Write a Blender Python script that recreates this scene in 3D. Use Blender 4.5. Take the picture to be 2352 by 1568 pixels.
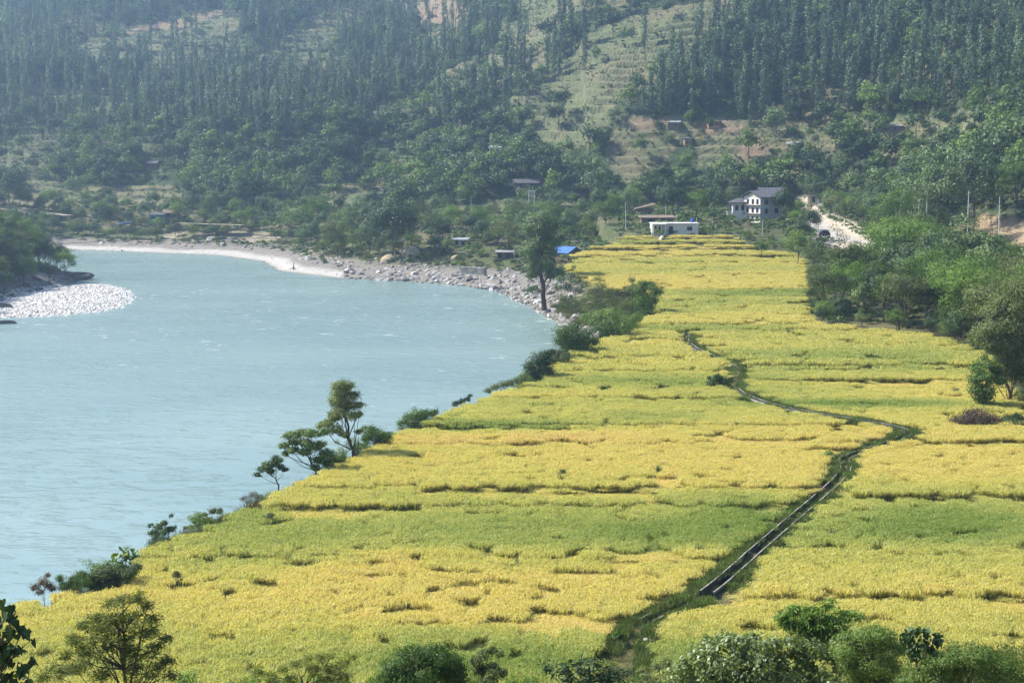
import bpy, math, random
import numpy as np

S = bpy.context.scene
for o in list(bpy.data.objects):
    bpy.data.objects.remove(o)
COL = S.collection
R = math.radians

# ------------------------------------------------------------------ camera, sky, sun, exposure
CAM_H = 29.0
FOC, CU, CV = 3920.0, 1176.0, 784.0            # focal length and centre of a 2352 x 1568 frame
PITCH = math.atan(457.0 / FOC)
cam = bpy.data.objects.new('camera', bpy.data.cameras.new('camera'))
COL.objects.link(cam)
cam.location = (0, 0, CAM_H)
cam.rotation_euler = (math.pi / 2 - PITCH, 0, 0)
cam.data.sensor_width = 36.0
cam.data.lens = 60.0
cam.data.clip_start = 0.5
cam.data.clip_end = 9000
S.camera = cam

SUN_EL, SUN_AZ = R(46), R(78)                   # azimuth: degrees to the left of the view direction
sdir = (-math.sin(SUN_AZ) * math.cos(SUN_EL), math.cos(SUN_AZ) * math.cos(SUN_EL), math.sin(SUN_EL))
W = bpy.data.worlds.new('World')
S.world = W
W.use_nodes = True
wn = W.node_tree.nodes
sky = wn.new('ShaderNodeTexSky')
sky.sky_type = 'NISHITA'
sky.sun_disc = False
sky.sun_elevation = SUN_EL
sky.sun_rotation = -SUN_AZ
sky.altitude = 500
W.node_tree.links.new(sky.outputs[0], wn['Background'].inputs[0])
wn['Background'].inputs[1].default_value = 0.12
sl = bpy.data.lights.new('sun', 'SUN')
sl.energy = 4.6
sl.angle = R(0.55)
sl.color = (1.0, 0.94, 0.84)
sun = bpy.data.objects.new('sun', sl)
COL.objects.link(sun)
from mathutils import Vector
sun.rotation_euler = Vector(sdir).to_track_quat('Z', 'Y').to_euler()

vs = S.view_settings
vs.view_transform = 'Standard'
vs.look = 'None'
vs.gamma = 1.0
vs.use_curve_mapping = False
vs.exposure = 1.2
cy = S.cycles
cy.max_bounces = 4
cy.diffuse_bounces = 2
cy.glossy_bounces = 2
cy.transmission_bounces = 3
cy.transparent_max_bounces = 4
cy.volume_bounces = 0
cy.use_denoising = True
cy.denoising_prefilter = 'NONE'
cy.use_adaptive_sampling = True
cy.adaptive_threshold = 0.03
cy.sample_clamp_indirect = 4.0

# ------------------------------------------------------------------ numeric helpers
rng = np.random.default_rng(11)
_tab = np.random.default_rng(5).random((256, 256))


def vn(x, y, seed=0):
    x = np.asarray(x, float) + seed * 17.31
    y = np.asarray(y, float) + seed * 9.77
    xi = np.floor(x).astype(int); yi = np.floor(y).astype(int)
    fx = x - xi; fy = y - yi
    fx = fx * fx * (3 - 2 * fx); fy = fy * fy * (3 - 2 * fy)
    a = _tab[xi & 255, yi & 255]; b = _tab[(xi + 1) & 255, yi & 255]
    c = _tab[xi & 255, (yi + 1) & 255]; d = _tab[(xi + 1) & 255, (yi + 1) & 255]
    return (a * (1 - fx) + b * fx) * (1 - fy) + (c * (1 - fx) + d * fx) * fy * 1.0 + 0.0


def fb(x, y, seed=0, o=4):
    s = 0; a = 0.5; k = 1.0
    for i in range(o):
        s = s + a * vn(np.asarray(x) * k, np.asarray(y) * k, seed + i)
        a *= 0.5; k *= 2.03
    return s / (1 - 0.5 ** o)


def sst(a, b, x):
    t = np.clip((np.asarray(x, float) - a) / (b - a), 0, 1)
    return t * t * (3 - 2 * t)


CP, SP = math.cos(PITCH), math.sin(PITCH)


def ray(u, v):
    cx = (u - CU) / FOC; cyy = (CV - v) / FOC
    return np.array([cx, CP + SP * cyy, -SP + CP * cyy])


def at(u, v, z):
    d = ray(u, v)
    t = (z - CAM_H) / d[2]
    return np.array([d[0] * t, d[1] * t, z])


def at_y(u, v, y):
    d = ray(u, v)
    t = y / d[1]
    return np.array([d[0] * t, y, CAM_H + d[2] * t])


def proj(x, y, z):
    x = np.asarray(x, float); y = np.asarray(y, float); z = np.asarray(z, float) - CAM_H
    dep = CP * y - SP * z
    up = SP * y + CP * z
    dep = np.where(np.abs(dep) < 1e-6, 1e-6, dep)
    return CU + FOC * x / dep, CV - FOC * up / dep


def sdpoly(px, py, P):
    """signed distance to polygon P, positive inside"""
    px = np.asarray(px, float); py = np.asarray(py, float)
    sh = px.shape; px = px.ravel(); py = py.ravel()
    best = np.full(px.shape, 1e18); ins = np.zeros(px.shape, bool)
    n = len(P)
    for i in range(n):
        ax, ay = P[i]; bx, by = P[(i + 1) % n]
        ex, ey = bx - ax, by - ay
        t = np.clip(((px - ax) * ex + (py - ay) * ey) / (ex * ex + ey * ey + 1e-12), 0, 1)
        dx = px - ax - t * ex; dy = py - ay - t * ey
        best = np.minimum(best, dx * dx + dy * dy)
        if ay != by:
            c = ((ay > py) != (by > py)) & (px < (bx - ax) * (py - ay) / (by - ay) + ax)
            ins ^= c
    d = np.sqrt(best)
    return np.where(ins, d, -d).reshape(sh)


def inpoly(px, py, P):
    ins = np.zeros(np.shape(px), bool)
    n = len(P)
    for i in range(n):
        ax, ay = P[i]; bx, by = P[(i + 1) % n]
        if ay != by:
            ins ^= ((ay > py) != (by > py)) & (px < (bx - ax) * (py - ay) / (by - ay) + ax)
    return ins


def dpath(px, py, P):
    """distance to an open path of (x, y, z) and the path's z there"""
    px = np.asarray(px, float); py = np.asarray(py, float)
    best = np.full(px.shape, 1e18); zz = np.zeros(px.shape)
    for (ax, ay, az), (bx, by, bz) in zip(P[:-1], P[1:]):
        ex, ey = bx - ax, by - ay
        t = np.clip(((px - ax) * ex + (py - ay) * ey) / (ex * ex + ey * ey + 1e-12), 0, 1)
        d = (px - ax - t * ex) ** 2 + (py - ay - t * ey) ** 2
        m = d < best
        best = np.where(m, d, best); zz = np.where(m, az + t * (bz - az), zz)
    return np.sqrt(best), zz


# ------------------------------------------------------------------ the lie of the land
WATER = -4.0
RICE_H = 0.85
# terrace steps: (image row of the front edge, ground level)
FAR_STEPS = [(742, 2.5), (700, 2.65), (662, 2.9), (628, 3.05), (602, 3.3), (590, 3.9), (574, 4.8), (561, 5.6), (549, 6.3),
             (540, 6.9), (531, 7.4), (521, 8.0), (511, 8.6)]
L_STEPS = [(1640, 0.0), (1275, 0.2), (1160, 0.5), (1118, 0.8), (1018, 1.05), (975, 1.35), (912, 1.6), (852, 1.9), (816, 2.15)] + FAR_STEPS
R_STEPS = [(1640, 0.0), (1362, 0.3), (1138, 0.7), (1015, 1.1), (874, 1.45), (838, 1.9)] + FAR_STEPS


def step_ys(T, u):
    out = [-1e3]
    for i in range(1, len(T)):
        out.append(at(u, T[i][0], T[i - 1][1] + RICE_H)[1])
    return np.array(out)


LY = step_ys(L_STEPS, 1176); RY = step_ys(R_STEPS, 1176)
LZ = np.array([z for _, z in L_STEPS]); RZ = np.array([z for _, z in R_STEPS])


def z_row(v, T):
    z = T[0][1]
    for r, h in T:
        if v <= r:
            z = h
    return z


def curve_x(pts, T):
    P = np.array([at(u, v, z_row(v, T) + RICE_H) for u, v in pts])
    o = np.argsort(P[:, 1])
    return P[o, 1], P[o, 0]


EDGE_L = [(-700, 1640), (-250, 1480), (-60, 1410), (40, 1381), (130, 1362), (285, 1345), (318, 1290), (330, 1258), (440, 1226),
          (560, 1172), (640, 1118), (730, 1085), (830, 1042), (905, 992), (985, 966), (1060, 930), (1110, 905), (1180, 886), (1250, 870), (1262, 840),
          (1275, 815), (1370, 782), (1470, 746), (1492, 720), (1515, 690), (1480, 665), (1390, 655), (1330, 628), (1305, 610), (1330, 585), (1310, 560), (1400, 546), (1420, 530)]
CANAL = [(1395, 1640), (1440, 1480), (1462, 1420), (1540, 1385), (1620, 1355), (1715, 1270), (1800, 1198), (1870, 1140), (1925, 1092), (1948, 1062), (1932, 1046),
         (1962, 1033), (2040, 1016), (2085, 1000), (2078, 986), (2000, 970), (1900, 955), (1800, 938), (1740, 921), (1690, 899),
         (1682, 878), (1702, 842), (1645, 815), (1585, 790), (1570, 770), (1580, 755)]
EDGE_R = [(2900, 1640), (2800, 1030), (2420, 1012), (2360, 990), (2330, 900), (2280, 830), (2240, 795), (2140, 768), (2050, 756), (1950, 740), (1870, 733), (1852, 690), (1857, 612),
          (1835, 592), (1815, 580), (1725, 563), (1692, 550), (1690, 530)]
ely, elx = curve_x(EDGE_L, L_STEPS)
cay, cax = curve_x(CANAL, R_STEPS)
ery, erx = curve_x(EDGE_R, R_STEPS)


def XE(y): return np.interp(y, ely, elx)
def XC(y): return np.interp(y, cay, cax)
def XR(y): return np.interp(y, ery, erx)


Y_CANAL_END = cay[-1]


def wig(x, k):
    return 1.2 * (vn(x * 0.03, k * 3.7, 3) - 0.5) + 0.35 * (vn(x * 0.2, k * 1.7, 8) - 0.5)


def plot_index(x, y, ys):
    idx = np.zeros(np.shape(x), int)
    for k in range(1, len(ys)):
        idx = np.where(y > ys[k] + wig(x, k), k, idx)
    return idx


def valley_z(x, y):
    left = (x < XC(y)) | (y > Y_CANAL_END)
    zl = LZ[plot_index(x, y, LY)]; zr = RZ[plot_index(x, y, RY)]
    return np.where(left, zl, zr)


# river banks
near_bank = [(XE(yy) - 4.5, yy) for yy in np.linspace(40, 246, 22)]
SHORE = [(1300, 752), (1240, 716), (1190, 692), (1140, 668), (1060, 656), (930, 646), (780, 639), (640, 622), (602, 600), (500, 586), (250, 576), (120, 573), (-200, 570), (-900, 566)]
far_bank = [tuple(at(u, v, WATER)[:2]) for u, v in SHORE]
LAND_A = [(-60, -300)] + near_bank + far_bank + [(-3200, 560), (-3200, 3200), (3200, 3200), (3200, -300)]
HEAD = [(-900, 566), (-250, 585), (40, 606), (140, 622), (178, 640), (165, 652), (110, 664), (30, 684), (-20, 700), (-40, 745), (-120, 790), (-300, 950), (-700, 1400), (-1100, 1640)]
LAND_B = [tuple(at(u, v, WATER)[:2]) for u, v in HEAD] + [(-400, -300), (-3200, -300), (-3200, 480)]
BAR = [tuple(at(u, v, WATER)[:2]) for u, v in [(-60, 700), (60, 672), (150, 655), (215, 649), (265, 652), (297, 668), (308, 685), (290, 703), (240, 716), (150, 725), (40, 730), (-60, 730)]]
BASE = [(-900, 640), (-260, 606), (-163, 592), (-105, 577), (-45, 562), (0, 548), (40, 540), (78, 534), (98, 512), (101, 465), (99, 428), (113, 388),
        (113, 322), (128, 250), (152, 150), (190, 0), (260, -300), (3200, -300), (3200, 3200), (-3200, 3200), (-3200, 640)]
ROAD_E = [at(u, v, z) for u, v, z in [(1824, 484, 8.2), (1838, 491, 7.8), (1858, 506, 7.2), (1882, 523, 6.7), (1910, 538, 6.3), (1932, 551, 6.1), (2060, 562, 6.2), (2225, 573, 6.4), (2352, 604, 6.8), (2600, 690, 7.4)]]
ROAD_W = [at(u, v, z) for u, v, z in [(-300, 470, 8.0), (-40, 477, 7.0), (70, 485, 6.2), (160, 495, 5.4), (270, 504, 4.6), (410, 512, 3.9), (560, 517, 3.6), (640, 522, 3.6), (820, 524, 4.0), (1050, 520, 4.7), (1130, 519, 4.9), (1260, 524, 5.2)]]


CP_ = np.array([at(u, v, z_row(v, R_STEPS) + RICE_H) for u, v in CANAL])
_t = np.linspace(0, len(CP_) - 1, (len(CP_) - 1) * 8 + 1)
CANAL_PATH = np.stack([np.interp(_t, np.arange(len(CP_)), CP_[:, i]) for i in range(3)], 1)
for _ in range(14):
    CANAL_PATH[1:-1] = (CANAL_PATH[:-2] + 2 * CANAL_PATH[1:-1] + CANAL_PATH[2:]) / 4
_cv = proj(CANAL_PATH[:, 0], CANAL_PATH[:, 1], CANAL_PATH[:, 2])[1]
CANAL_PATH[:, 2] = CANAL_PATH[:, 2] - RICE_H + 0.54 + 0.40 * (1 - sst(1000, 1040, _cv)) * sst(870, 900, _cv)
CANAL_SHORT = CANAL_PATH[::4]


def H(x, y, full=False):
    x = np.asarray(x, float); y = np.asarray(y, float)
    vz = valley_z(x, y)
    inval = (x > XE(y) - 1.5) & (x < np.maximum(XR(y) + 1.5, np.where(y > 370, 74, -99))) & (y < 500)
    dB = sdpoly(x, y, BASE)
    shelf = 4.4 + 1.6 * (fb(x * 0.02, y * 0.02, 4) - 0.5) + 0.018 * np.clip(-x - 40, 0, 200)
    side = np.where((x < XE(y)) & (y > 320), np.clip(shelf - 0.012 * np.clip(520 - y, 0, 140), 1, 9), vz)
    land = np.where(inval, vz, side)
    # right verge climbs to the foot of the hill
    land = np.where(x > XR(y) + 1.5, vz + (np.maximum(6.5, vz) - vz) * sst(-22, 0, dB), land)
    # the mountain
    slope = 0.29 + 0.44 * sst(-60, 110, x)
    d = np.clip(dB, 0, None)
    rel = sst(0, 45, d)
    mz = slope * d * (0.75 + 0.25 * sst(0, 70, d)) + rel * (26 * (fb(x * 0.011, y * 0.009, 21) - 0.5) + 7 * (fb(x * 0.035, y * 0.035, 31) - 0.5))
    mz = np.clip(mz, 0, None)
    mz = mz / (1 + (mz / 185.0) ** 4) ** 0.25
    stp = 2.7
    w = mz + 6.0 * (fb(x * 0.022, y * 0.022, 41) - 0.5)
    frac = w / stp - np.floor(w / stp)
    q = np.floor(w / stp) + sst(0.70, 1.0, frac)
    terr = sst(4, 14, mz) * 0.8
    mz = mz * (1 - terr) + (q * stp + (mz - w)) * terr
    z = np.where(dB > 0, np.maximum(land, 5.0) + mz, land)
    # hill the camera stands on
    nh = 27.2 * np.clip(1 - (np.clip(y, -40, None) + 0.10 * np.abs(x)) / 84.0, 0, 1.3) ** 1.25
    z = np.where(y < 90, np.maximum(z, nh), z)
    # bund that carries the canal
    dc, zc = dpath(x, y, CANAL_SHORT)
    z = np.where(dc < 4, np.maximum(z, np.where(dc < .62, zc - .5, zc - .1 - .45 * np.clip(dc - .62, 0, 9))), z)
    # roads
    for P in (ROAD_E, ROAD_W):
        dr, zr = dpath(x, y, P)
        k = 1 - sst(3.4, 7.5, dr)
        z = z * (1 - k) + (zr - 0.06) * k
    # banks
    sa = sdpoly(x, y, LAND_A)
    steep = 1 - sst(225, 285, y)
    gentle = WATER + 0.17 * sa + 0.9 * (fb(x * 0.12, y * 0.12, 51) - 0.5) * sst(0, 8, sa) + 0.8 * sst(22, 32, sa + 8 * (vn(x * .03, y * .03, 7) - .5))
    bank = np.where(steep > 0.999, WATER + 1.15 * sa, steep * (WATER + 1.15 * sa) + (1 - steep) * gentle)
    z = np.minimum(z, bank + 60 * sst(40, 75, sa) + 400 * sst(60, 160, sa))
    sb = sdpoly(x, y, LAND_B)
    hb = WATER + 0.42 * np.clip(sb, 0, 30) + 0.25 * np.clip(sb - 30, 0, 400) + 1.2 * (fb(x * 0.1, y * 0.1, 61) - 0.5) * sst(0, 5, sb)
    z = np.where(sb > 0, np.minimum(hb, 60), z)
    s = np.maximum(sa, sb)
    z = np.where(s < 0, WATER + np.maximum(0.3 * s, -3.0), z)
    sg = sdpoly(x, y, BAR)
    z = np.where(sg > -2, np.maximum(z, WATER - 0.12 + 0.09 * np.clip(sg, -2, 6)), z)
    if full:
        global FRAC
        FRAC = frac
        return z, dB, sa, sb, sg
    return z


def ground(u, v, lo=88.0, hi=1100.0):
    d = ray(u, v)
    t = np.arange(lo, hi, 0.7)
    X = d[0] * t / d[1]; Z = CAM_H + d[2] * t / d[1]
    h = H(X, t)
    k = np.nonzero(Z <= h)[0]
    i = k[0] if len(k) else len(t) - 1
    return np.array([X[i], t[i], float(h[i])])


# ------------------------------------------------------------------ mesh helpers
def build_mesh(name, V, Q=None, T=None, mats=(), mi=None, smooth=False, attrs=None):
    V = np.asarray(V, np.float32).reshape(-1, 3)
    loops = []; starts = []; tot = 0
    nq = 0 if Q is None else len(Q); nt = 0 if T is None else len(T)
    if nq:
        loops.append(np.asarray(Q, np.int32).ravel())
    if nt:
        loops.append(np.asarray(T, np.int32).ravel())
    L = np.concatenate(loops) if loops else np.zeros(0, np.int32)
    st = np.concatenate([np.arange(nq) * 4, nq * 4 + np.arange(nt) * 3]).astype(np.int32)
    me = bpy.data.meshes.new(name)
    me.vertices.add(len(V)); me.vertices.foreach_set('co', V.ravel())
    me.loops.add(len(L)); me.loops.foreach_set('vertex_index', L)
    me.polygons.add(nq + nt); me.polygons.foreach_set('loop_start', st)
    if mi is not None:
        me.polygons.foreach_set('material_index', np.asarray(mi, np.int32))
    me.polygons.foreach_set('use_smooth', np.full(nq + nt, smooth))
    for k, (typ, dom, val) in (attrs or {}).items():
        a = me.attributes.new(k, typ, dom)
        a.data.foreach_set({'FLOAT': 'value', 'INT': 'value', 'FLOAT_VECTOR': 'vector', 'FLOAT_COLOR': 'color'}[typ], np.ascontiguousarray(val).ravel())
    for m in mats:
        me.materials.append(m)
    me.update(calc_edges=True)
    return me


def tag(o, label=None, cat=None, group=None, kind=None):
    if label: o['label'] = label
    if cat: o['category'] = cat
    if group: o['group'] = group
    if kind: o['kind'] = kind
    return o


def link(name, me, parent=None, loc=None, rot=None, scale=None):
    o = bpy.data.objects.new(name, me)
    COL.objects.link(o)
    if parent is not None: o.parent = parent
    if loc is not None: o.location = loc
    if rot is not None: o.rotation_euler = rot
    if scale is not None: o.scale = scale if hasattr(scale, '__len__') else (scale,) * 3
    return o


def empty(name, loc, rz=0.0, scale=1.0):
    o = link(name, None, loc=loc, rot=(0, 0, rz), scale=scale)
    o.empty_display_size = 0.2
    return o


# ------------------------------------------------------------------ materials
def new_mat(name):
    m = bpy.data.materials.new(name)
    m.use_nodes = True
    nt = m.node_tree
    b = nt.nodes['Principled BSDF']
    b.inputs['Specular IOR Level'].default_value = 0.3
    return m, nt, b


def ramp(nt, stops, fac=None):
    n = nt.nodes.new('ShaderNodeValToRGB')
    e = n.color_ramp.elements
    while len(e) > 1: e.remove(e[-1])
    e[0].position, e[0].color = stops[0][0], (*stops[0][1], 1)
    for p, c in stops[1:]:
        x = e.new(p); x.color = (*c, 1)
    if fac is not None: nt.links.new(fac, n.inputs[0])
    return n


def noise(nt, scale, detail=4, rough=0.55, vec=None, dim=None):
    n = nt.nodes.new('ShaderNodeTexNoise')
    n.inputs['Scale'].default_value = scale
    n.inputs['Detail'].default_value = detail
    n.inputs['Roughness'].default_value = rough
    if vec is not None: nt.links.new(vec, n.inputs['Vector'])
    return n


def math_n(nt, op, a, b=None, c=None, clamp=False):
    n = nt.nodes.new('ShaderNodeMath'); n.operation = op; n.use_clamp = clamp
    for i, v in enumerate((a, b, c)):
        if v is None: continue
        if hasattr(v, 'is_linked'): nt.links.new(v, n.inputs[i])
        else: n.inputs[i].default_value = v
    return n.outputs[0]


def mixc(nt, fac, a, b, mode='MIX'):
    n = nt.nodes.new('ShaderNodeMix'); n.data_type = 'RGBA'; n.blend_type = mode
    for s, v in ((n.inputs[0], fac), (n.inputs[6], a), (n.inputs[7], b)):
        if hasattr(v, 'is_linked'): nt.links.new(v, s)
        elif hasattr(v, '__len__'): s.default_value = (*v, 1)
        else: s.default_value = v
    return n.outputs[2]


def wpos(nt, scale=(1, 1, 1)):
    g = nt.nodes.new('ShaderNodeNewGeometry')
    mp = nt.nodes.new('ShaderNodeMapping')
    mp.inputs['Scale'].default_value = scale
    nt.links.new(g.outputs['Position'], mp.inputs[0])
    return mp.outputs[0]


def bump(nt, b, h, dist=0.1, strength=1.0):
    n = nt.nodes.new('ShaderNodeBump')
    n.inputs['Strength'].default_value = strength
    n.inputs['Distance'].default_value = dist
    nt.links.new(h, n.inputs['Height'])
    nt.links.new(n.outputs[0], b.inputs['Normal'])


def plain(name, col, rough=0.8, var=0.25, scale=2.0, bmp=0.0, metal=0.0):
    m, nt, b = new_mat(name)
    n = noise(nt, scale, 5, 0.6, wpos(nt))
    c = ramp(nt, [(0.25, tuple(x * (1 - var) for x in col)), (0.75, tuple(min(1, x * (1 + var)) for x in col))], n.outputs[0])
    nt.links.new(c.outputs[0], b.inputs['Base Color'])
    b.inputs['Roughness'].default_value = rough
    b.inputs['Metallic'].default_value = metal
    if bmp: bump(nt, b, n.outputs[0], bmp)
    return m


def leaf_mat(name, dark, light, trans=0.35, rough=0.55, tcol=None, spec=0.25):
    """leaves: colour varies per leaf and per plant, and light comes through them"""
    m, nt, b = new_mat(name)
    g = nt.nodes.new('ShaderNodeNewGeometry')
    oi = nt.nodes.new('ShaderNodeObjectInfo')
    n = noise(nt, 0.35, 2, 0.5, wpos(nt))
    f = math_n(nt, 'MULTIPLY_ADD', g.outputs['Random Per Island'], 0.4, math_n(nt, 'MULTIPLY_ADD', oi.outputs['Random'], 0.5, math_n(nt, 'MULTIPLY', n.outputs[0], 0.2)))
    c = ramp(nt, [(0.15, dark), (0.9, light)], f)
    nt.links.new(c.outputs[0], b.inputs['Base Color'])
    b.inputs['Roughness'].default_value = rough
    b.inputs['Specular IOR Level'].default_value = spec
    t = nt.nodes.new('ShaderNodeBsdfTranslucent')
    tc = mixc(nt, 1.0, c.outputs[0], tcol or (1.25, 1.3, 0.5), 'MULTIPLY')
    nt.links.new(tc, t.inputs[0])
    mx = nt.nodes.new('ShaderNodeMixShader'); mx.inputs[0].default_value = trans
    nt.links.new(b.outputs[0], mx.inputs[1]); nt.links.new(t.outputs[0], mx.inputs[2])
    nt.links.new(mx.outputs[0], nt.nodes['Material Output'].inputs[0])
    return m


M = {}
M['hill_leaf'] = leaf_mat('hill_leaf', (0.022, 0.050, 0.020), (0.185, 0.255, 0.095), 0.2)
M['column_leaf'] = leaf_mat('column_leaf', (0.018, 0.044, 0.024), (0.165, 0.235, 0.115), 0.15)
M['lush_leaf'] = leaf_mat('lush_leaf', (0.034, 0.074, 0.015), (0.190, 0.275, 0.052), 0.28)
M['feather_leaf'] = leaf_mat('feather_leaf', (0.026, 0.062, 0.010), (0.155, 0.250, 0.036), 0.3)
M['dark_leaf'] = leaf_mat('dark_leaf', (0.014, 0.034, 0.012), (0.070, 0.120, 0.035), 0.2)
M['olive_leaf'] = leaf_mat('olive_leaf', (0.045, 0.070, 0.020), (0.185, 0.220, 0.070), 0.3)
M['pale_leaf'] = leaf_mat('pale_leaf', (0.070, 0.115, 0.028), (0.32, 0.38, 0.15), 0.35, 0.4, spec=0.5)
M['acacia_leaf'] = leaf_mat('acacia_leaf', (0.060, 0.085, 0.018), (0.230, 0.260, 0.070), 0.5)
M['weed'] = leaf_mat('weed', (0.035, 0.060, 0.015), (0.130, 0.160, 0.045), 0.3)
M['dry_weed'] = leaf_mat('dry_weed', (0.10, 0.075, 0.035), (0.22, 0.17, 0.085), 0.2, tcol=(1.1, 1.0, 0.7))
M['red_weed'] = leaf_mat('red_weed', (0.065, 0.048, 0.034), (0.150, 0.110, 0.070), 0.2, tcol=(1.2, 0.9, 0.6))
M['bark'] = plain('bark', (0.085, 0.065, 0.05), 0.9, 0.35, 3.0)
M['pale_bark'] = plain('pale_bark', (0.22, 0.19, 0.15), 0.9, 0.3, 3.0)

# ground: zone colours from the mesh, broken up by noise
m, nt, b = new_mat('earth')
ac = nt.nodes.new('ShaderNodeAttribute'); ac.attribute_name = 'zone'
n1 = noise(nt, 0.6, 6, 0.65, wpos(nt)); n2 = noise(nt, 4.0, 4, 0.6, wpos(nt))
k = math_n(nt, 'ADD', math_n(nt, 'MULTIPLY', n1.outputs[0], 0.9), math_n(nt, 'MULTIPLY', n2.outputs[0], 0.7))
kk = ramp(nt, [(0.45, (0.55, 0.55, 0.55)), (1.1, (1.4, 1.4, 1.4))], k)
nt.links.new(mixc(nt, 1.0, ac.outputs['Color'], kk.outputs[0], 'MULTIPLY'), b.inputs['Base Color'])
b.inputs['Roughness'].default_value = 0.95
bump(nt, b, k, 0.35)
M['earth'] = m

# river water: turbid, milky turquoise, rippled, a few flecks of foam
m, nt, b = new_mat('water')
p = wpos(nt, (0.55, 1.0, 1.0))
w1 = noise(nt, 0.62, 3, 0.55, p); w2 = noise(nt, 0.2, 3, 0.55, p); w3 = noise(nt, 0.035, 4, 0.55, wpos(nt, (0.5, 1.0, 1)))
crest = ramp(nt, [(0.5, (0, 0, 0)), (0.72, (1, 1, 1))], w1.outputs[0])
hgt = math_n(nt, 'ADD', math_n(nt, 'MULTIPLY', crest.outputs[0], 0.5), math_n(nt, 'MULTIPLY', w2.outputs[0], 0.35))
c0 = ramp(nt, [(0.3, (0.165, 0.240, 0.233)), (0.7, (0.215, 0.292, 0.274))], w3.outputs[0])
f1 = noise(nt, 0.75, 3, 0.6, wpos(nt, (0.35, 1.0, 1))); f2 = noise(nt, 0.03, 2, 0.5, wpos(nt))
ga = nt.nodes.new('ShaderNodeNewGeometry'); sx = nt.nodes.new('ShaderNodeSeparateXYZ'); nt.links.new(ga.outputs['Position'], sx.inputs[0])
rapid = nt.nodes.new('ShaderNodeMapRange'); rapid.inputs[1].default_value = 175; rapid.inputs[2].default_value = 290; nt.links.new(sx.outputs[1], rapid.inputs[0])
calm = nt.nodes.new('ShaderNodeMapRange'); calm.inputs[1].default_value = 470; calm.inputs[2].default_value = 390; nt.links.new(sx.outputs[1], calm.inputs[0])
amt = math_n(nt, 'MULTIPLY', math_n(nt, 'MULTIPLY', rapid.outputs[0], calm.outputs[0]), 0.075)
thr = math_n(nt, 'ADD', f1.outputs[0], math_n(nt, 'ADD', amt, math_n(nt, 'MULTIPLY', f2.outputs[0], 0.10)))
fo = ramp(nt, [(0.79, (0, 0, 0)), (0.82, (1, 1, 1))], thr)
nt.links.new(mixc(nt, fo.outputs[0], c0.outputs[0], (0.75, 0.80, 0.80)), b.inputs['Base Color'])
b.inputs['Roughness'].default_value = 0.24
b.inputs['IOR'].default_value = 1.33
b.inputs['Specular IOR Level'].default_value = 0.5
bump(nt, b, hgt, 0.27)
M['water'] = m

M['road'] = plain('road_dust', (0.42, 0.38, 0.33), 0.95, 0.18, 0.7)
M['track'] = plain('dirt_track', (0.24, 0.20, 0.15), 0.95, 0.25, 0.5)
M['sand'] = plain('sand', (0.56, 0.52, 0.46), 0.95, 0.12, 0.5, 0.05)
M['rock'] = plain('rock', (0.25, 0.23, 0.21), 0.9, 0.45, 0.8, 0.1)
M['white_rock'] = plain('white_rock', (0.44, 0.415, 0.385), 0.9, 0.25, 1.2, 0.05)
M['dark_rock'] = plain('dark_rock', (0.13, 0.12, 0.115), 0.9, 0.4, 0.8, 0.1)

# rice: lower blade green, with the shade among the stems darkened into it, ears golden; the ripeness changes over the field
m, nt, b = new_mat('rice')
tn = nt.nodes.new('ShaderNodeAttribute'); tn.attribute_type = 'INSTANCER'; tn.attribute_name = 'tone'
bl = nt.nodes.new('ShaderNodeAttribute'); bl.attribute_name = 'along'
g = nt.nodes.new('ShaderNodeNewGeometry')
nz = noise(nt, 0.55, 3, 0.6, wpos(nt, (0.5, 1, 1)))
f = math_n(nt, 'ADD', tn.outputs['Fac'], math_n(nt, 'ADD', math_n(nt, 'MULTIPLY_ADD', nz.outputs[0], 0.24, -0.12), math_n(nt, 'MULTIPLY_ADD', g.outputs['Random Per Island'], 0.3, -0.15)))
ear = ramp(nt, [(0.0, (0.25, 0.34, 0.08)), (0.3, (0.46, 0.49, 0.16)), (0.55, (0.67, 0.61, 0.205)), (0.78, (0.72, 0.59, 0.245)), (1.0, (0.68, 0.52, 0.30))], f)
low = ramp(nt, [(0.2, (0.10, 0.14, 0.03)), (0.95, (0.27, 0.225, 0.075))], f)
k = ramp(nt, [(0.35, (0, 0, 0)), (0.8, (1, 1, 1))], bl.outputs['Fac'])
c = mixc(nt, k.outputs[0], low.outputs[0], ear.outputs[0])
nt.links.new(c, b.inputs['Base Color'])
b.inputs['Roughness'].default_value = 0.55
t = nt.nodes.new('ShaderNodeBsdfTranslucent')
nt.links.new(mixc(nt, 1.0, c, (1.12, 1.08, 0.6), 'MULTIPLY'), t.inputs[0])
mx = nt.nodes.new('ShaderNodeMixShader'); mx.inputs[0].default_value = 0.5
nt.links.new(b.outputs[0], mx.inputs[1]); nt.links.new(t.outputs[0], mx.inputs[2])
nt.links.new(mx.outputs[0], nt.nodes['Material Output'].inputs[0])
M['rice'] = m

# ------------------------------------------------------------------ terrain sheet
xs = np.concatenate([[-3000, -2000, -1400, -1000, -800, -650, -520], np.arange(-430, -150, 3.0), np.arange(-150, 150, 1.25), np.arange(150, 340, 2.4), [350, 380, 430, 520, 650, 900, 1400, 2000, 3000]])
ys = np.concatenate([[-280, -180, -100], np.arange(-60, 80, 3.0), np.arange(80, 540, 1.25), np.arange(540, 740, .9), np.arange(740, 900, 1.7), np.arange(900, 960, 4), [980, 1020, 1080, 1200, 1500, 2000, 3000]])
GX, GY = np.meshgrid(xs, ys)
GZ, dB, sa, sb, sg = H(GX, GY, True)
GF = FRAC
GU, GV = proj(GX, GY, GZ)


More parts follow.
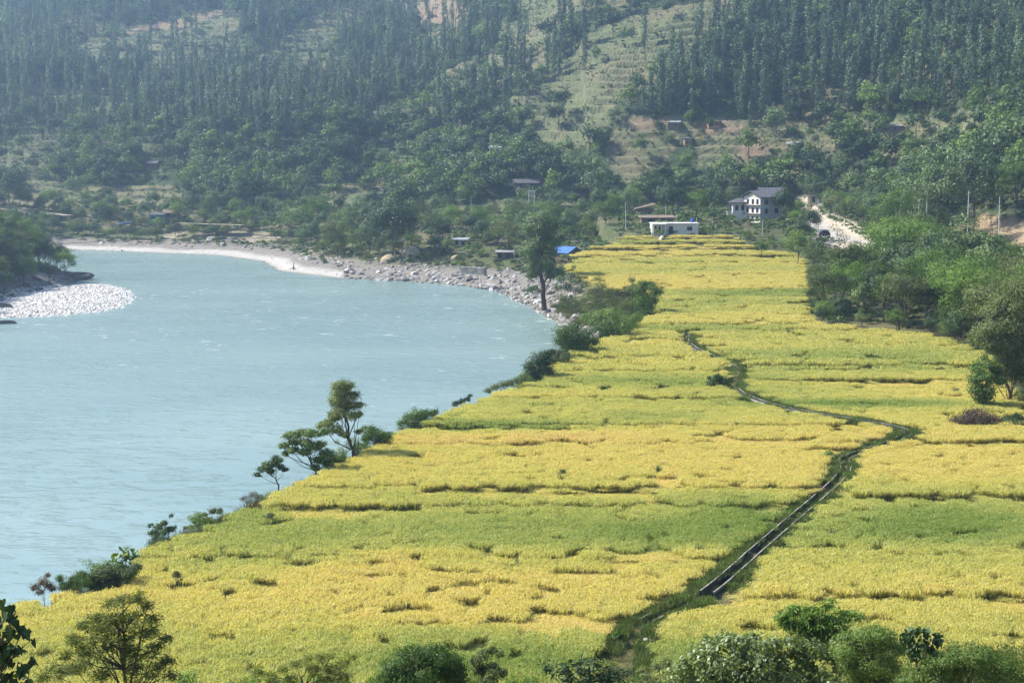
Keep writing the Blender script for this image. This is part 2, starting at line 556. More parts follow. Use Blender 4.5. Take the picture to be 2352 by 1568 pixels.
CLEAR = [
    [(1235, 330), (1190, 255), (1280, 190), (1320, 105), (1440, 40), (1620, -10), (1730, -10), (1700, 40), (1620, 75), (1570, 140), (1500, 190), (1420, 235), (1390, 300), (1330, 345)],
    [(130, 135), (210, 90), (330, 58), (430, 30), (560, 22), (545, 70), (420, 112), (300, 128), (200, 145)],
    [(620, 115), (700, 50), (760, 10), (900, -10), (820, 60), (750, 112)],
    [(920, 55), (985, -10), (1090, -10), (1050, 50)],
    [(1380, 410), (1395, 315), (1445, 268), (1570, 268), (1560, 330), (1510, 405), (1430, 425)],
    [(1595, 300), (1640, 268), (1725, 288), (1775, 335), (1710, 375), (1640, 400), (1600, 375)],
    [(-40, 350), (100, 348), (125, 425), (-40, 425)],
    [(130, 428), (420, 425), (410, 462), (140, 468)],
    [(1030, 475), (1190, 452), (1200, 512), (1040, 516)],
    [(590, 168), (710, 165), (715, 195), (600, 195)],
    [(1130, 60), (1260, 50), (1290, 95), (1150, 110)],
    [(2010, 285), (2085, 270), (2100, 310), (2010, 312)],
    [(1180, 0), (1440, -10), (1440, 22), (1200, 40)],
]
RED = [[(230, 98), (300, 78), (420, 62), (540, 24), (450, 28), (340, 55)], [(920, 55), (985, -10), (1090, -10), (1050, 50)], [(1590, 300), (1640, 265), (1725, 285), (1700, 300)],
       [(1440, 300), (1450, 265), (1560, 268), (1570, 300)], [(1690, 340), (1730, 300), (1780, 340), (1720, 375)]]
clr = np.zeros(GX.shape); red = np.zeros(GX.shape)
for P in CLEAR: clr = np.maximum(clr, inpoly(GU, GV, P) * 1.0)
for P in RED: red = np.maximum(red, inpoly(GU, GV, P) * 1.0)
gapz = sst(.53, .60, fb(GX * .022, GY * .03, 104)) * (dB > 3)
clr = np.maximum(clr, gapz * .9); clr *= dB > 3; red *= dB > 3
n1 = fb(GX * 0.05, GY * 0.05, 71); n2 = fb(GX * 0.3, GY * 0.3, 81)
zone = np.empty(GX.shape + (4,)); zone[..., 3] = 1


def lay(mask, col):
    mk = np.clip(mask, 0, 1)[..., None]
    zone[..., :3] = zone[..., :3] * (1 - mk) + np.array(col) * mk


zone[..., :3] = (0.07, 0.085, 0.032)
lay(sst(.4, .65, n1), (0.115, 0.105, 0.05))
lay((dB > 3) * 1.0, (0.045, 0.065, 0.026))
lay(clr * (0.6 + .4 * n2), (0.15, 0.165, 0.08))
lay(clr * sst(.5, .62, n1) * .7, (0.165, 0.140, 0.080))
lay(red * (.5 + .5 * sst(.35, .55, n2)), (0.225, 0.160, 0.108))
lay(clr * (1 - .7 * red) * sst(.60, .74, GF) * (.35 + .65 * sst(.4, .6, fb(GX * .06, GY * .1, 121))), (0.042, 0.052, 0.022))
inv = (GX > XE(GY)) & (GX < XR(GY)) & (GY < LY[-4])
lay(inv * 1.0, (0.10, 0.095, 0.03))
shore = sst(0, 1.0, sa) * (GY > 262) * (1 - sst(-2.2, -0.4, GZ + .8 * (n2 - .5))) * (sb < 0)
lay(shore, (0.20, 0.18, 0.155))
beach = shore * sst(0, .5, sa) * (1 - sst(4.5, 7, sa + 4 * (n1 - .5))) * ((GU < 790) & (GU > 150)) * (GY > 380)
lay(beach, (0.40, 0.375, 0.34))
lay(((sa > 0) & (sa < 5) & (GY < 262)) * 1.0, (0.09, 0.10, 0.04))
lay(((sb > 0) & (sb < 7)) * 1.0, (0.20, 0.19, 0.175))
lay((sb >= 7) * 1.0, (0.05, 0.06, 0.03))
lay((sg > -0.5) * (sb < 1), (0.36, 0.345, 0.32))
for P, wd, c in ((ROAD_E, 8.5, (0.43, 0.37, 0.29)), (ROAD_W, 6.5, (0.38, 0.32, 0.24))):
    dr, _ = dpath(GX, GY, P)
    lay((1 - sst(wd * .8, wd, dr + 2.5 * (n2 - .5))) * (.9 if wd > 8 else sst(.48, .6, n1) * .6), c)
lay(((dB > -3) & (dB < 9 + 4 * (n2 - .5)) & (GY > 325) & (GY < 412)) * sst(.3, .5, n2 + .15), (0.27, 0.20, 0.12))
nv = GX.size
ny, nx = GX.shape
ii = (np.arange(ny - 1)[:, None] * nx + np.arange(nx - 1)[None, :])
QQ = np.stack([ii, ii + 1, ii + nx + 1, ii + nx], -1)
cB = (dB[:-1, :-1] + dB[1:, 1:]) / 2
cS = np.maximum(np.maximum(sa, sb), sg)
cS = (cS[:-1, :-1] + cS[1:, 1:]) / 2
cH = (sb[:-1, :-1] + sb[1:, 1:]) / 2; cG = (sg[:-1, :-1] + sg[1:, 1:]) / 2
cbe = (beach[:-1, :-1] + beach[1:, 1:]) / 2
VV = np.stack([GX, GY, GZ], -1).reshape(-1, 3)
regions = np.where(cB > 0, 1, 0)
regions = np.where(cbe > .4, 2, regions)
regions = np.where(cH > 0, 3, regions)
regions = np.where((cG > 0) & (cH < 1), 4, regions)
regions = np.where(cS < -6, 5, regions)
for rid, nm, lab in ((0, 'ground', 'valley floor under the terraces and riverside brush'), (1, 'hillside', 'steep terraced mountain slope behind the valley'),
                     (2, 'beach', 'pale sandy beach on the far river bank'), (3, 'headland', 'dark rocky headland on the near side of the bend'),
                     (4, 'gravel_bar', 'white gravel bar jutting into the river'), (5, 'river_bed', 'bed under the river water')):
    q = QQ[regions == rid]
    if not len(q): continue
    used = np.unique(q)
    mp = np.full(nv, -1, np.int32); mp[used] = np.arange(len(used))
    me = build_mesh(nm, VV[used], mp[q], None, [M['earth']], smooth=True, attrs={'zone': ('FLOAT_COLOR', 'POINT', zone.reshape(-1, 4)[used].astype(np.float32))})
    tag(link(nm, me), lab, nm.replace('_', ' '), kind='structure')

# water sheet
me = build_mesh('river', [(-700, -200, WATER), (300, -200, WATER), (300, 700, WATER), (-700, 700, WATER)], [(0, 1, 2, 3)], None, [M['water']])
tag(link('river', me), 'milky turquoise river curving round the bend', 'river', kind='structure')


def ribbon(name, P, width, mat, lift=0.0, sub=6):
    P = np.array(P); t = np.linspace(0, len(P) - 1, (len(P) - 1) * sub + 1)
    C = np.stack([np.interp(t, np.arange(len(P)), P[:, i]) for i in range(3)], 1)
    for _ in range(3):
        C[1:-1] = (C[:-2] + 2 * C[1:-1] + C[2:]) / 4
    T = np.gradient(C[:, :2], axis=0); T /= np.linalg.norm(T, axis=1)[:, None]
    Nn = np.stack([-T[:, 1], T[:, 0]], 1)
    cols = np.array([-1, -.35, .35, 1.]) * width / 2
    V = np.array([[(c[0] + n[0] * k, c[1] + n[1] * k, c[2] + lift - (0.05 if abs(k) > width * .4 else 0)) for k in cols] for c, n in zip(C, Nn)])
    V = V.reshape(-1, 3)
    nr = len(C)
    i = (np.arange(nr - 1)[:, None] * 4 + np.arange(3)[None, :]).ravel()
    return build_mesh(name, V, np.stack([i, i + 1, i + 5, i + 4], 1), None, [mat], smooth=True)


tag(link('road', ribbon('road', ROAD_E, 6.4, M['road'], 0.05)), 'pale dusty mountain road curving along the hillside', 'road', kind='structure')
for i0, i1, lab in ((0, 3, 'dirt road at the far left above the headland'), (5, 6, 'open stretch of dirt road in front of the far bank houses'), (8, 11, 'pale stretch of dirt road behind the boulder shore')):
    tag(link('road', ribbon('road', ROAD_W[i0:i1 + 1], 4.2, M['track'], 0.05)), lab, 'road', kind='structure')

# ------------------------------------------------------------------ instancing for uncountable stuff
def scatter(name, label, cat, pts, rot, scl, idx, protos, tone=None, kind='stuff'):
    n = len(pts)
    at_ = {'rot': ('FLOAT_VECTOR', 'POINT', np.asarray(rot, np.float32)), 'scl': ('FLOAT_VECTOR', 'POINT', np.asarray(scl, np.float32)), 'idx': ('INT', 'POINT', np.asarray(idx, np.int32))}
    if tone is not None: at_['tone'] = ('FLOAT', 'POINT', np.asarray(tone, np.float32))
    o = link(name, build_mesh(name, pts, attrs=at_))
    ng = bpy.data.node_groups.new(name, 'GeometryNodeTree')
    ng.interface.new_socket('Geometry', in_out='INPUT', socket_type='NodeSocketGeometry')
    ng.interface.new_socket('Geometry', in_out='OUTPUT', socket_type='NodeSocketGeometry')
    N = ng.nodes.new; Lk = ng.links.new
    gi, go = N('NodeGroupInput'), N('NodeGroupOutput')
    iop = N('GeometryNodeInstanceOnPoints'); iop.inputs['Pick Instance'].default_value = True
    jn = N('GeometryNodeJoinGeometry')
    for pset in protos:
        ti = N('GeometryNodeGeometryToInstance')
        for po in pset:
            oi = N('GeometryNodeObjectInfo'); oi.inputs['Object'].default_value = po
            Lk(oi.outputs['Geometry'], ti.inputs[0])
        Lk(ti.outputs[0], jn.inputs[0])
    Lk(jn.outputs[0], iop.inputs['Instance'])
    for nm, typ, sock in (('rot', 'FLOAT_VECTOR', 'Rotation'), ('scl', 'FLOAT_VECTOR', 'Scale'), ('idx', 'INT', 'Instance Index')):
        a = N('GeometryNodeInputNamedAttribute'); a.data_type = typ; a.inputs[0].default_value = nm
        s = a.outputs[0]
        if nm == 'rot':
            e = N('FunctionNodeEulerToRotation'); Lk(s, e.inputs[0]); s = e.outputs[0]
        Lk(s, iop.inputs[sock])
    Lk(gi.outputs[0], iop.inputs['Points']); Lk(iop.outputs[0], go.inputs[0])
    o.modifiers.new('scatter', 'NODES').node_group = ng
    return tag(o, label, cat, kind=kind)


def proto(me):
    return bpy.data.objects.new(me.name, me)


# ------------------------------------------------------------------ plant geometry
def leaf_quads(C, yaw, pitch, roll, Ln, Wd):
    """one pointed leaf per centre; returns (n*4, 3) vertices and quads"""
    n = len(C)
    cyw, syw, cp, sp, cr, sr = np.cos(yaw), np.sin(yaw), np.cos(pitch), np.sin(pitch), np.cos(roll), np.sin(roll)
    d = np.stack([cyw * cp, syw * cp, sp], 1)
    s0 = np.stack([-syw, cyw, np.zeros(n)], 1)
    up = np.cross(d, s0)
    s = s0 * cr[:, None] + up * sr[:, None]
    Ln = np.broadcast_to(Ln, (n,))[:, None]; Wd = np.broadcast_to(Wd, (n,))[:, None]
    V = np.stack([C, C + d * Ln * .45 + s * Wd * .5, C + d * Ln, C + d * Ln * .45 - s * Wd * .5], 1).reshape(-1, 3)
    Q = np.arange(n * 4).reshape(-1, 4)
    return V, Q


def tube(P, rad, sides=6):
    P = np.array(P, float); n = len(P)
    T = np.gradient(P, axis=0); T /= np.linalg.norm(T, axis=1)[:, None] + 1e-9
    a = np.cross(T, [0.31, 0.95, 0.05]); a /= np.linalg.norm(a, axis=1)[:, None] + 1e-9
    b_ = np.cross(T, a)
    th = np.linspace(0, 2 * np.pi, sides, endpoint=False)
    rad = np.broadcast_to(rad, (n,))
    V = P[:, None, :] + rad[:, None, None] * (np.cos(th)[None, :, None] * a[:, None, :] + np.sin(th)[None, :, None] * b_[:, None, :])
    i = np.arange(n - 1)[:, None] * sides; j = np.arange(sides)[None, :]; j2 = (j + 1) % sides
    Q = np.stack([i + j, i + j2, i + sides + j2, i + sides + j], -1).reshape(-1, 4)
    return V.reshape(-1, 3), Q


def merge(parts):
    Vs, Qs, o = [], [], 0
    for V, Q in parts:
        Vs.append(np.asarray(V)); Qs.append(np.asarray(Q) + o); o += len(V)
    return np.concatenate(Vs), np.concatenate(Qs)


def clump_leaves(r, centers, radii, per, Ln, Wd, flat=0.65, droop=-0.15, spread=0.6, shell=0.5):
    """leaves spread through ellipsoidal clumps"""
    Cs = []; Ds = []
    for c, rad in zip(centers, radii):
        k = max(3, int(per * (rad / np.mean(radii)) ** 2))
        d = r.normal(size=(k, 3)); d /= np.linalg.norm(d, axis=1)[:, None]
        q = rad * (shell + (1 - shell) * r.random(k)) ** (1 / 2.0) * (0.6 + .75 * r.random(k)) * np.where(r.random(k) < .1, 1.35, 1.0)
        Ds.append(d)
        Cs.append(np.asarray(c) + d * q[:, None] * np.array([1, 1, flat]))
    C = np.concatenate(Cs); n = len(C)
    if spread >= .5:
        Dd = np.concatenate(Ds); rc = C - np.mean(np.asarray(centers), 0); rc /= np.linalg.norm(rc, axis=1)[:, None] + 1e-6
        Nn = .75 * Dd + .55 * rc + .5 * r.normal(size=(n, 3)) + np.array([0, 0, .25]); Nn /= np.linalg.norm(Nn, axis=1)[:, None]
        d = r.normal(size=(n, 3)) + np.array([0, 0, droop * 1.5]); d -= (d * Nn).sum(1)[:, None] * Nn; d /= np.linalg.norm(d, axis=1)[:, None]
        s = np.cross(Nn, d)
        l = (Ln * (0.65 + .7 * r.random(n)))[:, None]; w = (Wd * (0.7 + .6 * r.random(n)))[:, None]
        V = np.stack([C - d * l * .5, C + s * w * .5, C + d * l * .5, C - s * w * .5], 1).reshape(-1, 3)
        return V, np.arange(n * 4).reshape(-1, 4)
    return leaf_quads(C, r.random(n) * 6.283, droop + spread * r.normal(size=n), r.normal(size=n) * 0.7, Ln * (0.65 + .7 * r.random(n)), Wd * (0.7 + .6 * r.random(n)))


def woody(r, base, trunk, r0, centers, limbs=8, sides=6, twig=0.25):
    """tapered trunk along TRUNK points plus limbs reaching the crown's clumps"""
    P = np.array(trunk, float)
    t = np.linspace(0, len(P) - 1, 8)
    C = np.stack([np.interp(t, np.arange(len(P)), P[:, i]) for i in range(3)], 1)
    C[1:-1, :2] += r.normal(size=(6, 2)) * r0 * 0.5
    rad = r0 * np.linspace(1.0, 0.35, 8); rad[0] *= 1.35
    parts = [tube(C, rad, sides)]
    order = r.permutation(len(centers))[:limbs]
    for i in order:
        e = np.asarray(centers[i], float)
        cand = C[(C[:, 2] < e[2] - 0.05 * (C[-1, 2] - C[0, 2]))]
        s = cand[r.integers(max(1, len(cand) // 2), len(cand) + 1) - 1] if len(cand) > 1 else C[3]
        mid = (s + e) / 2 + np.array([0, 0, -0.08 * np.linalg.norm(e - s)]) + r.normal(size=3) * 0.05 * np.linalg.norm(e - s)
        parts.append(tube([s, (s + mid) / 2, mid, (mid + e) / 2, e], r0 * twig * np.linspace(1.3, 0.25, 5), 5))
    return merge(parts)


def tree_meshes(name, seed, mode, Ht, Rd, n_clump, per, Ln, Wd, leafm, r0=None, clear=0.2, limbs=7, flat=.65, droop=-.15, spread=.6, crad=None, barkm='bark'):
    r = np.random.default_rng(seed)
    C = []; rr = []
    if mode == 'column':
        for i in range(n_clump):
            f = clear + (1 - clear) * (i + r.random()) / n_clump
            w = Rd * (0.55 + .6 * r.random()) * (1 - 0.55 * max(0, f - .75) / .25)
            a = r.random() * 6.28
            C.append((math.cos(a) * w * .45, math.sin(a) * w * .45, Ht * f)); rr.append((crad or Rd * .55) * (0.7 + .6 * r.random()))
    else:
        hc = Ht * (clear + (1 - clear) * .52); hz = Ht * (1 - clear) * .48
        for i in range(n_clump):
            d = r.normal(size=3); d /= np.linalg.norm(d)
            if d[2] < -0.35: d[2] *= -.6
            q = (0.45 + .55 * r.random())
            if mode == 'umbrella': d[2] = abs(d[2]) * .5 + .25
            lump = 0.8 + .45 * r.random()
            C.append((d[0] * Rd * q * lump, d[1] * Rd * q * lump, hc + d[2] * hz * q * lump)); rr.append((crad or Rd * .36) * (0.65 + .7 * r.random()))
    V, Q = clump_leaves(r, C, rr, per, Ln, Wd, flat, droop, spread)
    V[:, 2] = np.maximum(V[:, 2], Ht * clear * .5)
    crown = build_mesh(name + '_crown', V, Q, None, [M[leafm]])
    lean = r.normal(size=2) * .03 * Ht
    TV, TQ = woody(r, None, [(0, 0, -0.4), (lean[0] * .3, lean[1] * .3, Ht * .35), (lean[0], lean[1], Ht * .82)], r0 or Ht * .016, C, limbs)
    trunk = build_mesh(name + '_trunk', TV, TQ, None, [M[barkm]], smooth=True)
    return trunk, crown


def place_tree(name, label, meshes, loc, rz=0.0, sc=1.0, cat='tree', group=None):
    e = empty(name, loc, rz, sc)
    tag(e, label, cat, group)
    link('trunk', meshes[0], e); link('crown', meshes[1], e)
    return e


# ------------------------------------------------------------------ rice
def rice_patch(name, seed, size, n, hgt, wid, lean=(0, 0), lod=0):
    r = np.random.default_rng(seed)
    B = (r.random((n, 2)) - .5) * size
    hh = hgt * (0.84 + .26 * r.random(n))
    az = r.random(n) * 6.283
    out = np.stack([np.cos(az), np.sin(az)], 1) * (0.12 + .30 * r.random(n))[:, None] * hgt + np.array(lean) * (0.8 + .4 * r.random(n))[:, None]
    fl = math.hypot(*lean)
    hh = hh * max(0.16, 1 - fl / hgt * .9) if fl else hh
    sa_ = r.random(n) * 3.14
    sd = np.stack([np.cos(sa_), np.sin(sa_), np.zeros(n)], 1) * wid / 2
    z = np.zeros(n)
    p0 = np.stack([B[:, 0], B[:, 1], z], 1)
    p1 = np.stack([B[:, 0] + out[:, 0] * .35, B[:, 1] + out[:, 1] * .35, hh * .62], 1)
    p2 = np.stack([B[:, 0] + out[:, 0] * .8, B[:, 1] + out[:, 1] * .8, hh], 1)
    dr = hh * (0.78 + .15 * r.random(n))
    p3 = np.stack([B[:, 0] + out[:, 0] * 1.7, B[:, 1] + out[:, 1] * 1.7, dr], 1)
    V = np.stack([p0 - sd * .6, p0 + sd * .6, p1 - sd, p1 + sd, p2 - sd * 1.5, p2 + sd * 1.5, p3 - sd * .6, p3 + sd * .6], 1).reshape(-1, 3)
    k = np.arange(n)[:, None] * 8
    Q = np.concatenate([k + np.array([[0, 1, 3, 2]]), k + np.array([[2, 3, 5, 4]]), k + np.array([[4, 5, 7, 6]])], 0)
    al = np.tile(np.array([0, 0, .62, .62, 1, 1, 1, 1], np.float32), n)
    return proto(build_mesh(name, V, Q, None, [M['rice']], attrs={'along': ('FLOAT', 'POINT', al)}))


rice_near = [[rice_patch('rice_tuft', 100 + i, 1.3, 330, 0.9, 0.026)] for i in range(4)]
rice_near += [[rice_patch('rice_laid', 120 + i, 1.3, 210, 0.9, 0.03, (0.62, 0.0))] for i in range(2)]
rice_far = [[rice_patch('rice_tuft_wide', 140 + i, 2.7, 330, 0.9, 0.06)] for i in range(4)]
rice_far += [[rice_patch('rice_laid_wide', 150 + i, 2.7, 330, 0.9, 0.06, (0.62, 0.0))] for i in range(2)]

# flattened patches: image centre, half extents (in pixels), lie direction, how flat
LODGED = [(740, 1172, 80, 16), (880, 1168, 90, 8), (1120, 1126, 150, 9), (1370, 1132, 120, 12), (1480, 1276, 85, 20), (1320, 1312, 70, 12), (870, 1318, 70, 10), (1050, 1308, 60, 9),
          (1075, 1348, 40, 9), (970, 1428, 55, 12), (1300, 1425, 120, 22), (1150, 1428, 60, 9), (1755, 1008, 85, 8), (1640, 1000, 50, 4), (1885, 1030, 50, 4),
          (1520, 1096, 45, 8), (2040, 1372, 260, 8), (2310, 1378, 60, 10), (2180, 1142, 180, 8), (1960, 872, 160, 6), (2060, 878, 75, 9),
          (1960, 846, 260, 3), (2190, 908, 28, 6), (2240, 1020, 90, 5), (1240, 1022, 110, 4), (1080, 982, 140, 5), (1560, 913, 90, 3.5), (1275, 889, 40, 4), (620, 1200, 30, 10), (405, 1350, 18, 12)]
GREEN = [(1150, 1225, 520, 55, .42), (2180, 1205, 260, 45, .5), (1150, 1520, 320, 60, .4), (1700, 1190, 130, 60, .45), (520, 1250, 260, 70, .3), (900, 1290, 60, 25, -.25), (1150, 975, 220, 12, .5), (1500, 868, 260, 14, .35), (1500, 955, 120, 14, .25),
         (2000, 812, 320, 14, .35), (1960, 925, 260, 9, .5), (1750, 670, 260, 9, .45), (1600, 750, 220, 9, .35), (1000, 1010, 120, 14, -.3), (1250, 1005, 220, 14, -.25), (2200, 1060, 220, 40, -.12), (1750, 1060, 200, 30, -.1), (1480, 1220, 120, 25, .3), (1600, 1500, 110, 40, .3), (800, 1320, 140, 25, -.2), (560, 1170, 60, 30, .25), (1000, 1385, 160, 40, -.2)]


def rice_fields():
    fields = []
    yend = step_ys(L_STEPS, 1176)
    def add(side, k, y0, y1, z):
        fields.append((side, k, y0, y1, z))
    nL = len(L_STEPS); nR = len(R_STEPS)
    for k in range(len(L_STEPS) - 4):
        add('L', k, max(LY[k], 84), LY[k + 1], LZ[k])
    for k in range(len(R_STEPS) - len(FAR_STEPS)):
        add('R', k, max(RY[k], 84), RY[k + 1], RZ[k])
    return fields


near_names = {}
LAB_L = ['green and gold rice nearest the camera, left of the canal', 'green rice plot below the dark flattened tuft, left of the canal', 'narrow golden rice plot beside the leaning riverside tree', 'wide golden rice plot beside the tall riverside tree',
         'tan orange rice strip left of the canal bend', 'golden rice plot below the round riverside bush', 'golden rice plot left of the lone bush on the canal', 'yellow green rice plot beside the bushy river edge', 'narrow yellow rice strip below the upper end of the canal',
         'yellow rice terrace below the row of riverside bushes', 'broad yellow rice terrace left of the tree grove', 'yellow rice terrace between the river tree and the grove', 'golden rice terrace right of the tall river tree', 'golden rice terrace in front of the blue roofed shed', 'rice terrace level with the blue roofed shed', 'raised rice terrace behind the blue roofed shed',
         'upper rice terrace cut by the footpath', 'highest rice terrace below the white house', 'rice strip just below the white house', 'top strip', 'top strip', 'top strip', 'top strip']
LAB_R = ['golden rice nearest the camera, right of the canal', 'green centred rice plot right of the straight canal', 'golden brown rice plot right of the canal bend', 'golden rice plot below the flattened belt, beside the brush heap', 'trampled rice belt with dark gaps beside the grove', 'broad yellow green rice plot in front of the grove']
for side, k, y0, y1, z in rice_fields():
    pts = []
    PT = .56 + .24 * (np.random.default_rng(k * 7 + (side == 'R')).random() - .5)
    for (ya, yb, sp, far) in ((max(y0 - 3, 84), min(y1 + 3, 200), 0.82, 0), (max(y0 - 3, 200), y1 + 3, 1.75, 1)):
        if yb <= ya: continue
        gx, gy = np.meshgrid(np.arange(-75, 135, sp), np.arange(ya, yb, sp))
        gx = gx + (rng.random(gx.shape) - .5) * sp * .45; gy = gy + (rng.random(gx.shape) - .5) * sp * .45
        gx, gy = gx.ravel(), gy.ravel()
        idx = plot_index(gx, gy, LY if side == 'L' else RY)
        xc = XC(gy)
        ok = idx == k
        endc = gy > Y_CANAL_END
        cw = .75 + 0.6 * vn(gy * .15, gx * 0, 9) + .9 * sst(0, 1, np.abs(gy - 140) / 40) * .3
        if side == 'L': ok &= (gx > XE(gy) + .5 * vn(gy * .3, 0 * gy, 6)) & (endc & (gx < XR(gy)) | ~endc & (gx < xc - cw))
        else: ok &= ~endc & (gx > xc + cw + .6) & (gx < XR(gy))
        near_c = np.abs(gx - xc) < 40
        dcl = np.full(len(gx), 99.0); dcl[near_c] = dpath(gx[near_c], gy[near_c], CANAL_SHORT)[0]
        u, v = proj(gx, gy, z + RICE_H)
        ok &= dcl > np.where((v < 1010) & (v > 880), 1.55 + .5 * vn(gx * .2, gy * .2, 5), 1.0 + 1.1 * vn(gx * .25, gy * .25, 5))
        ok &= (u > -260) & (u < 2352 + 260) & (v < 1620)
        if y0 > 350:
            ahead = plot_index(gx, gy - 1.6, LY); ok &= (ahead == k) & ~((np.abs(u - 1517) < 9) & (v < 590))
        gx, gy, u, v = gx[ok], gy[ok], u[ok], v[ok]
        if not len(gx): continue
        lo = np.zeros(len(gx))
        for (cu, cv, a, bb) in LODGED:
            wob = .75 + .5 * vn(gx * .6, gy * .35, 12)
            lo = np.maximum(lo, 1.25 - (((u - cu) / (a * 1.3)) ** 2 + ((v - cv) / bb) ** 2) / wob)
        tone = PT + .03 + 0.46 * (fb(gx * .035, gy * .075, 91) - .5) + .22 * (fb(gx * .012, gy * .16, 92) - .5) + (0.05 if k % 2 else -.02) + .03 * rng.normal(size=len(gx))
        for (cu, cv, a, bb, s) in GREEN:
            tone -= .85 * s * np.exp(-(((u - cu) / a) ** 2 + ((v - cv) / bb) ** 2) ** 1.3)
        tone = np.minimum(tone, .74 if k != 4 else .9)
        laid = lo > .25
        edge = (lo > -.4) & ~laid
        tone = np.where(laid, tone + .02, tone)
        tone = np.where(edge, tone - .12, tone)
        n = len(gx)
        pid = np.where(laid, 4 + rng.integers(0, 2, n), rng.integers(0, 4, n))
        swirl = 6.28 * fb(gx * .05, gy * .05, 93) * 2
        rz = np.where(laid, swirl, rng.random(n) * 6.283)
        tx = .06 * (fb(gx * .08, gy * .08, 94) - .5) * 2 + .05 * rng.normal(size=n); ty = .06 * (fb(gx * .08, gy * .08, 95) - .5) * 2 + .05 * rng.normal(size=n)
        sz = (0.98 + .05 * fb(gx * .12, gy * .12, 96)) * (1 + .035 * rng.normal(size=n))
        sz = np.where(laid, .55, sz)
        hz = H(gx, gy)
        pts.append((np.stack([gx, gy, np.maximum(hz, z - .15) - .02], 1), np.stack([tx, ty, rz], 1), np.stack([np.ones(n), np.ones(n), sz], 1), pid, tone, far))
    for far in (0, 1):
        pp = [p for p in pts if p[5] == far]
        if not pp: continue
        cat_ = lambda i: np.concatenate([p[i] for p in pp])
        lab = LAB_L[k] if side == 'L' else LAB_R[k]
        if len([p for p in pts]) == 2: lab += (', farther half' if far else ', nearer half')
        scatter('rice', lab, 'rice', cat_(0), cat_(1), cat_(2), cat_(3), rice_far if far else rice_near, cat_(4))

# ------------------------------------------------------------------ woods on the mountain
col_p = [tree_meshes('columnar_tree', 200 + i, 'column', 13 + i % 3, .95 + .2 * (i % 2), 26, 26, .55, .32, 'column_leaf', clear=.05, limbs=2, flat=1.1, crad=.72) for i in range(5)]
brd_p = [tree_meshes('broad_tree', 220 + i, 'round', 8.5, 3.3, 22, 34, .62, .40, ['hill_leaf', 'lush_leaf', 'hill_leaf', 'dark_leaf', 'lush_leaf'][i], clear=.12, limbs=5, flat=.7) for i in range(5)]
bsh_p = [tree_meshes('hill_bush', 240 + i, 'round', 2.0, 1.2, 9, 18, .42, .28, ['hill_leaf', 'weed', 'lush_leaf'][i], clear=.02, limbs=2) for i in range(3)]
cb = [[proto(a), proto(b_)] for a, b_ in col_p]; bb_ = [[proto(a), proto(b_)] for a, b_ in brd_p]; sb_ = [[proto(b_)] for a, b_ in bsh_p]


def cands(sp, x0, x1, y0, y1):
    gx, gy = np.meshgrid(np.arange(x0, x1, sp), np.arange(y0, y1, sp))
    gx = gx + (rng.random(gx.shape) - .5) * sp * .95; gy = gy + (rng.random(gx.shape) - .5) * sp * .95
    gx, gy = gx.ravel(), gy.ravel()
    u = CU + FOC * gx / gy
    k = (u > -250) & (u < 2600)
    return gx[k], gy[k]


gx, gy = cands(3.1, -360, 330, 300, 1060)
gz, d_, a_, b2, g2 = H(gx, gy, True)
u, v = proj(gx, gy, gz)
open_ = np.zeros(len(gx), bool)
for P in CLEAR:
    open_ |= inpoly(u, v, P) | inpoly(u, v - 26, P)
for P in (ROAD_E, ROAD_W):
    dr, _ = dpath(gx, gy, P)
    open_ |= dr < 6.5
for hu, hv in ((1548, 292), (1638, 291), (1578, 332), (1822, 342), (2055, 300), (2236, 336), (1140, 352), (1208, 432), (352, 384)):
    open_ |= (np.abs(u - hu) < 34) & (v > hv - 4) & (v < hv + 52)
ok = (d_ > 2) & (v > -60) & (b2 < 0) & ~((d_ < 10) & (gy > 325) & (gy < 415) & (u > 2150))
line = np.interp(u, [-300, 0, 700, 1000, 1250, 1300, 1450, 1500, 1700, 2000, 2352, 2700], [330, 335, 330, 300, 290, 200, 280, 305, 300, 290, 240, 200])
wob = 60 * (fb(gx * .03, gy * .03, 101) - .5)
colz = v < line + wob
dens = np.where(colz, .85, .62) * (0.7 + .6 * fb(gx * .04, gy * .04, 102))
dens = np.where((u > 1480) & colz, dens * 1.35, dens)
gap = sst(.53, .60, fb(gx * .022, gy * .03, 104)) * (1 - .7 * sst(1480, 1600, u) * (v < 300))
dens = dens * (1 - .85 * gap)
dens = np.where(open_, .06, dens)
keep = ok & (rng.random(len(gx)) < dens)
iscol = colz & (rng.random(len(gx)) < np.where(u > 1480, .72, .6))
hs = 0.62 + .72 * rng.random(len(gx)) ** 1.3 + .2 * (fb(gx * .03, gy * .03, 103) - .5)
